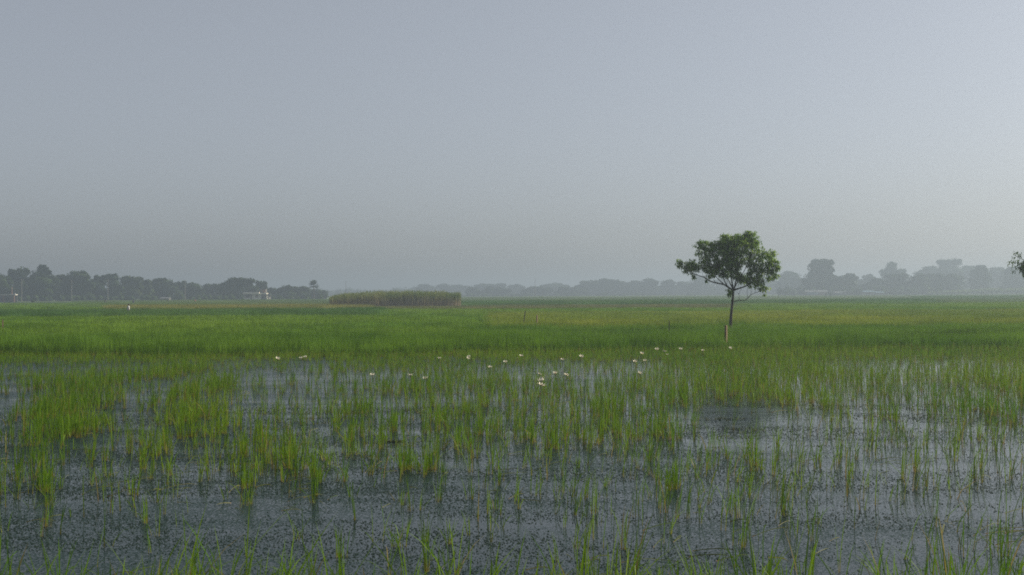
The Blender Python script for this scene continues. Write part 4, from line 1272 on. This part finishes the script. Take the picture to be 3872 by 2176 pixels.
# ------------------------------------------------------------------ water lilies
def petal_ring(m, n, L, w, rise, r0, phase):
    for i in range(n):
        a = phase + 2 * math.pi * i / n
        ca, sa = math.cos(a), math.sin(a)
        def P(r, s, z): return (r * ca - s * sa, r * sa + s * ca, z)
        m.add([P(r0, 0, 0), P(r0 + L * .45, w / 2, L * .45 * rise * .7), P(r0 + L * .5, 0, L * .5 * rise * .6), P(r0 + L * .45, -w / 2, L * .45 * rise * .7), P(r0 + L * (1 - .12 * rise), 0, L * rise)],
              [(0, 2, 1), (0, 3, 2), (1, 2, 4), (2, 3, 4)])
def lily_parts(open_):
    m = MB()
    petal_ring(m, 7, .082, .042, .55 * open_, .006, 0)
    petal_ring(m, 7, .074, .038, 1.0 * open_, .005, .45)
    s = MB()
    for i in range(10):
        a = i * .63
        s.tube([(0, 0, .004), (.012 * math.cos(a), .012 * math.sin(a), .028)], [.004, .003], 4)
    return m, s
m, s = lily_parts(1.0)
proto_b = m.build('petals', M['petal']); proto_s = s.build('stamens', M['stamen'])
k_ = MB(); k_.tube([(.02, .01, -.30), (.01, 0, -.12), (0, 0, .002)], [.006, .006, .007], 6)
proto_k = k_.build('stalk', M['stalk'])
PROTO_MESH = {'petals': proto_b.data, 'stamens': proto_s.data, 'stalk': proto_k.data}
for o in (proto_b, proto_s, proto_k): bpy.data.objects.remove(o)
LILY = [
    (1049, 1359, 1.25, 'leftmost white water lily, low at the dense rice edge'),
    (1138, 1356, .95, 'left lily of the close pair in the open strip on the left'),
    (1154, 1353, 1.05, 'right and higher lily of the close pair on the left'),
    (1407, 1421, 1.05, 'single white water lily between the thick rice bunches left of the middle'),
    (1550, 1422, 1.2, 'bright wide water lily right of the thick rice bunches'),
    (1608, 1433, 1.15, 'nearer lily beside the bright wide one, low on the water'),
    (1661, 1357, .9, 'small lily half hidden in rice left of the stacked pair'),
    (1772, 1350, 1.0, 'upper lily of the stacked pair in the thick rice'),
    (1768, 1358, .95, 'lower lily of the stacked pair in the thick rice'),
    (1852, 1392, 1.0, 'lone lily below and right of the stacked pair'),
    (1910, 1371, 1.1, 'lily above the lone one, just left of the middle'),
    (1970, 1348, 1.15, 'lily at the middle of the view near the dense rice'),
    (2038, 1417, 1.05, 'lily with raised petals above the two nearest lilies'),
    (2098, 1413, 1.0, 'round lily midway between the raised one and the broad one'),
    (2140, 1421, 1.25, 'broad lily at the right of the middle cluster'),
    (2046, 1443, 1.45, 'upper lily of the two nearest large lilies'),
    (2045, 1460, 1.6, 'nearest and largest water lily on a visible stalk'),
    (2125, 1362, .95, 'faint small lily above the middle cluster'),
    (2197, 1352, 1.3, 'flat wide lily right of the middle at the dense rice'),
    (2400, 1370, 1.15, 'left lily of the pair below the stake, lower one'),
    (2438, 1366, .95, 'right lily of the pair below the stake, higher one'),
    (2417, 1414, .95, 'lily alone in thin rice below that pair'),
    (2426, 1338, 1.1, 'lily in the rice left of the bright far lily'),
    (2483, 1323, 1.35, 'bright far lily in the rice left of the lone tree'),
    (2511, 1331, 1.2, 'flat lily just right of the bright far lily'),
    (2522, 1343, .7, 'smallest dim lily below the flat far lily'),
    (2573, 1323, 1.15, 'far lily in the rice halfway to the stake'),
    (2657, 1327, .9, 'dim far lily left of the stake foot'),
    (2760, 1319, 1.05, 'rightmost water lily, in the rice below the lone tree'),
]
r_ = np.random.default_rng(4)
for (px, py, sc, lab) in LILY:
    zf = .26 if py > 1345 else .34
    d = (EYE - zf) * FPX / (py - hor(px))
    root = empty('water_lily', (X(px, d), d, zf), r_.uniform(0, 6.28), label=lab, cat='flower', group='white water lilies among the rice')
    root.rotation_euler = (r_.normal(.18, .15), r_.normal(0, .18), r_.uniform(-.5, .5))
    for nm, mt in (('petals', None), ('stamens', None), ('stalk', None)):
        c = bpy.data.objects.new(nm, PROTO_MESH[nm])
        COL.objects.link(c); c.parent = root
        if nm != 'stalk': c.scale = (sc * .9, sc * .9, sc * r_.uniform(.7, 1.15))
        else: c.scale = (1, 1, (zf + .1) / .30)
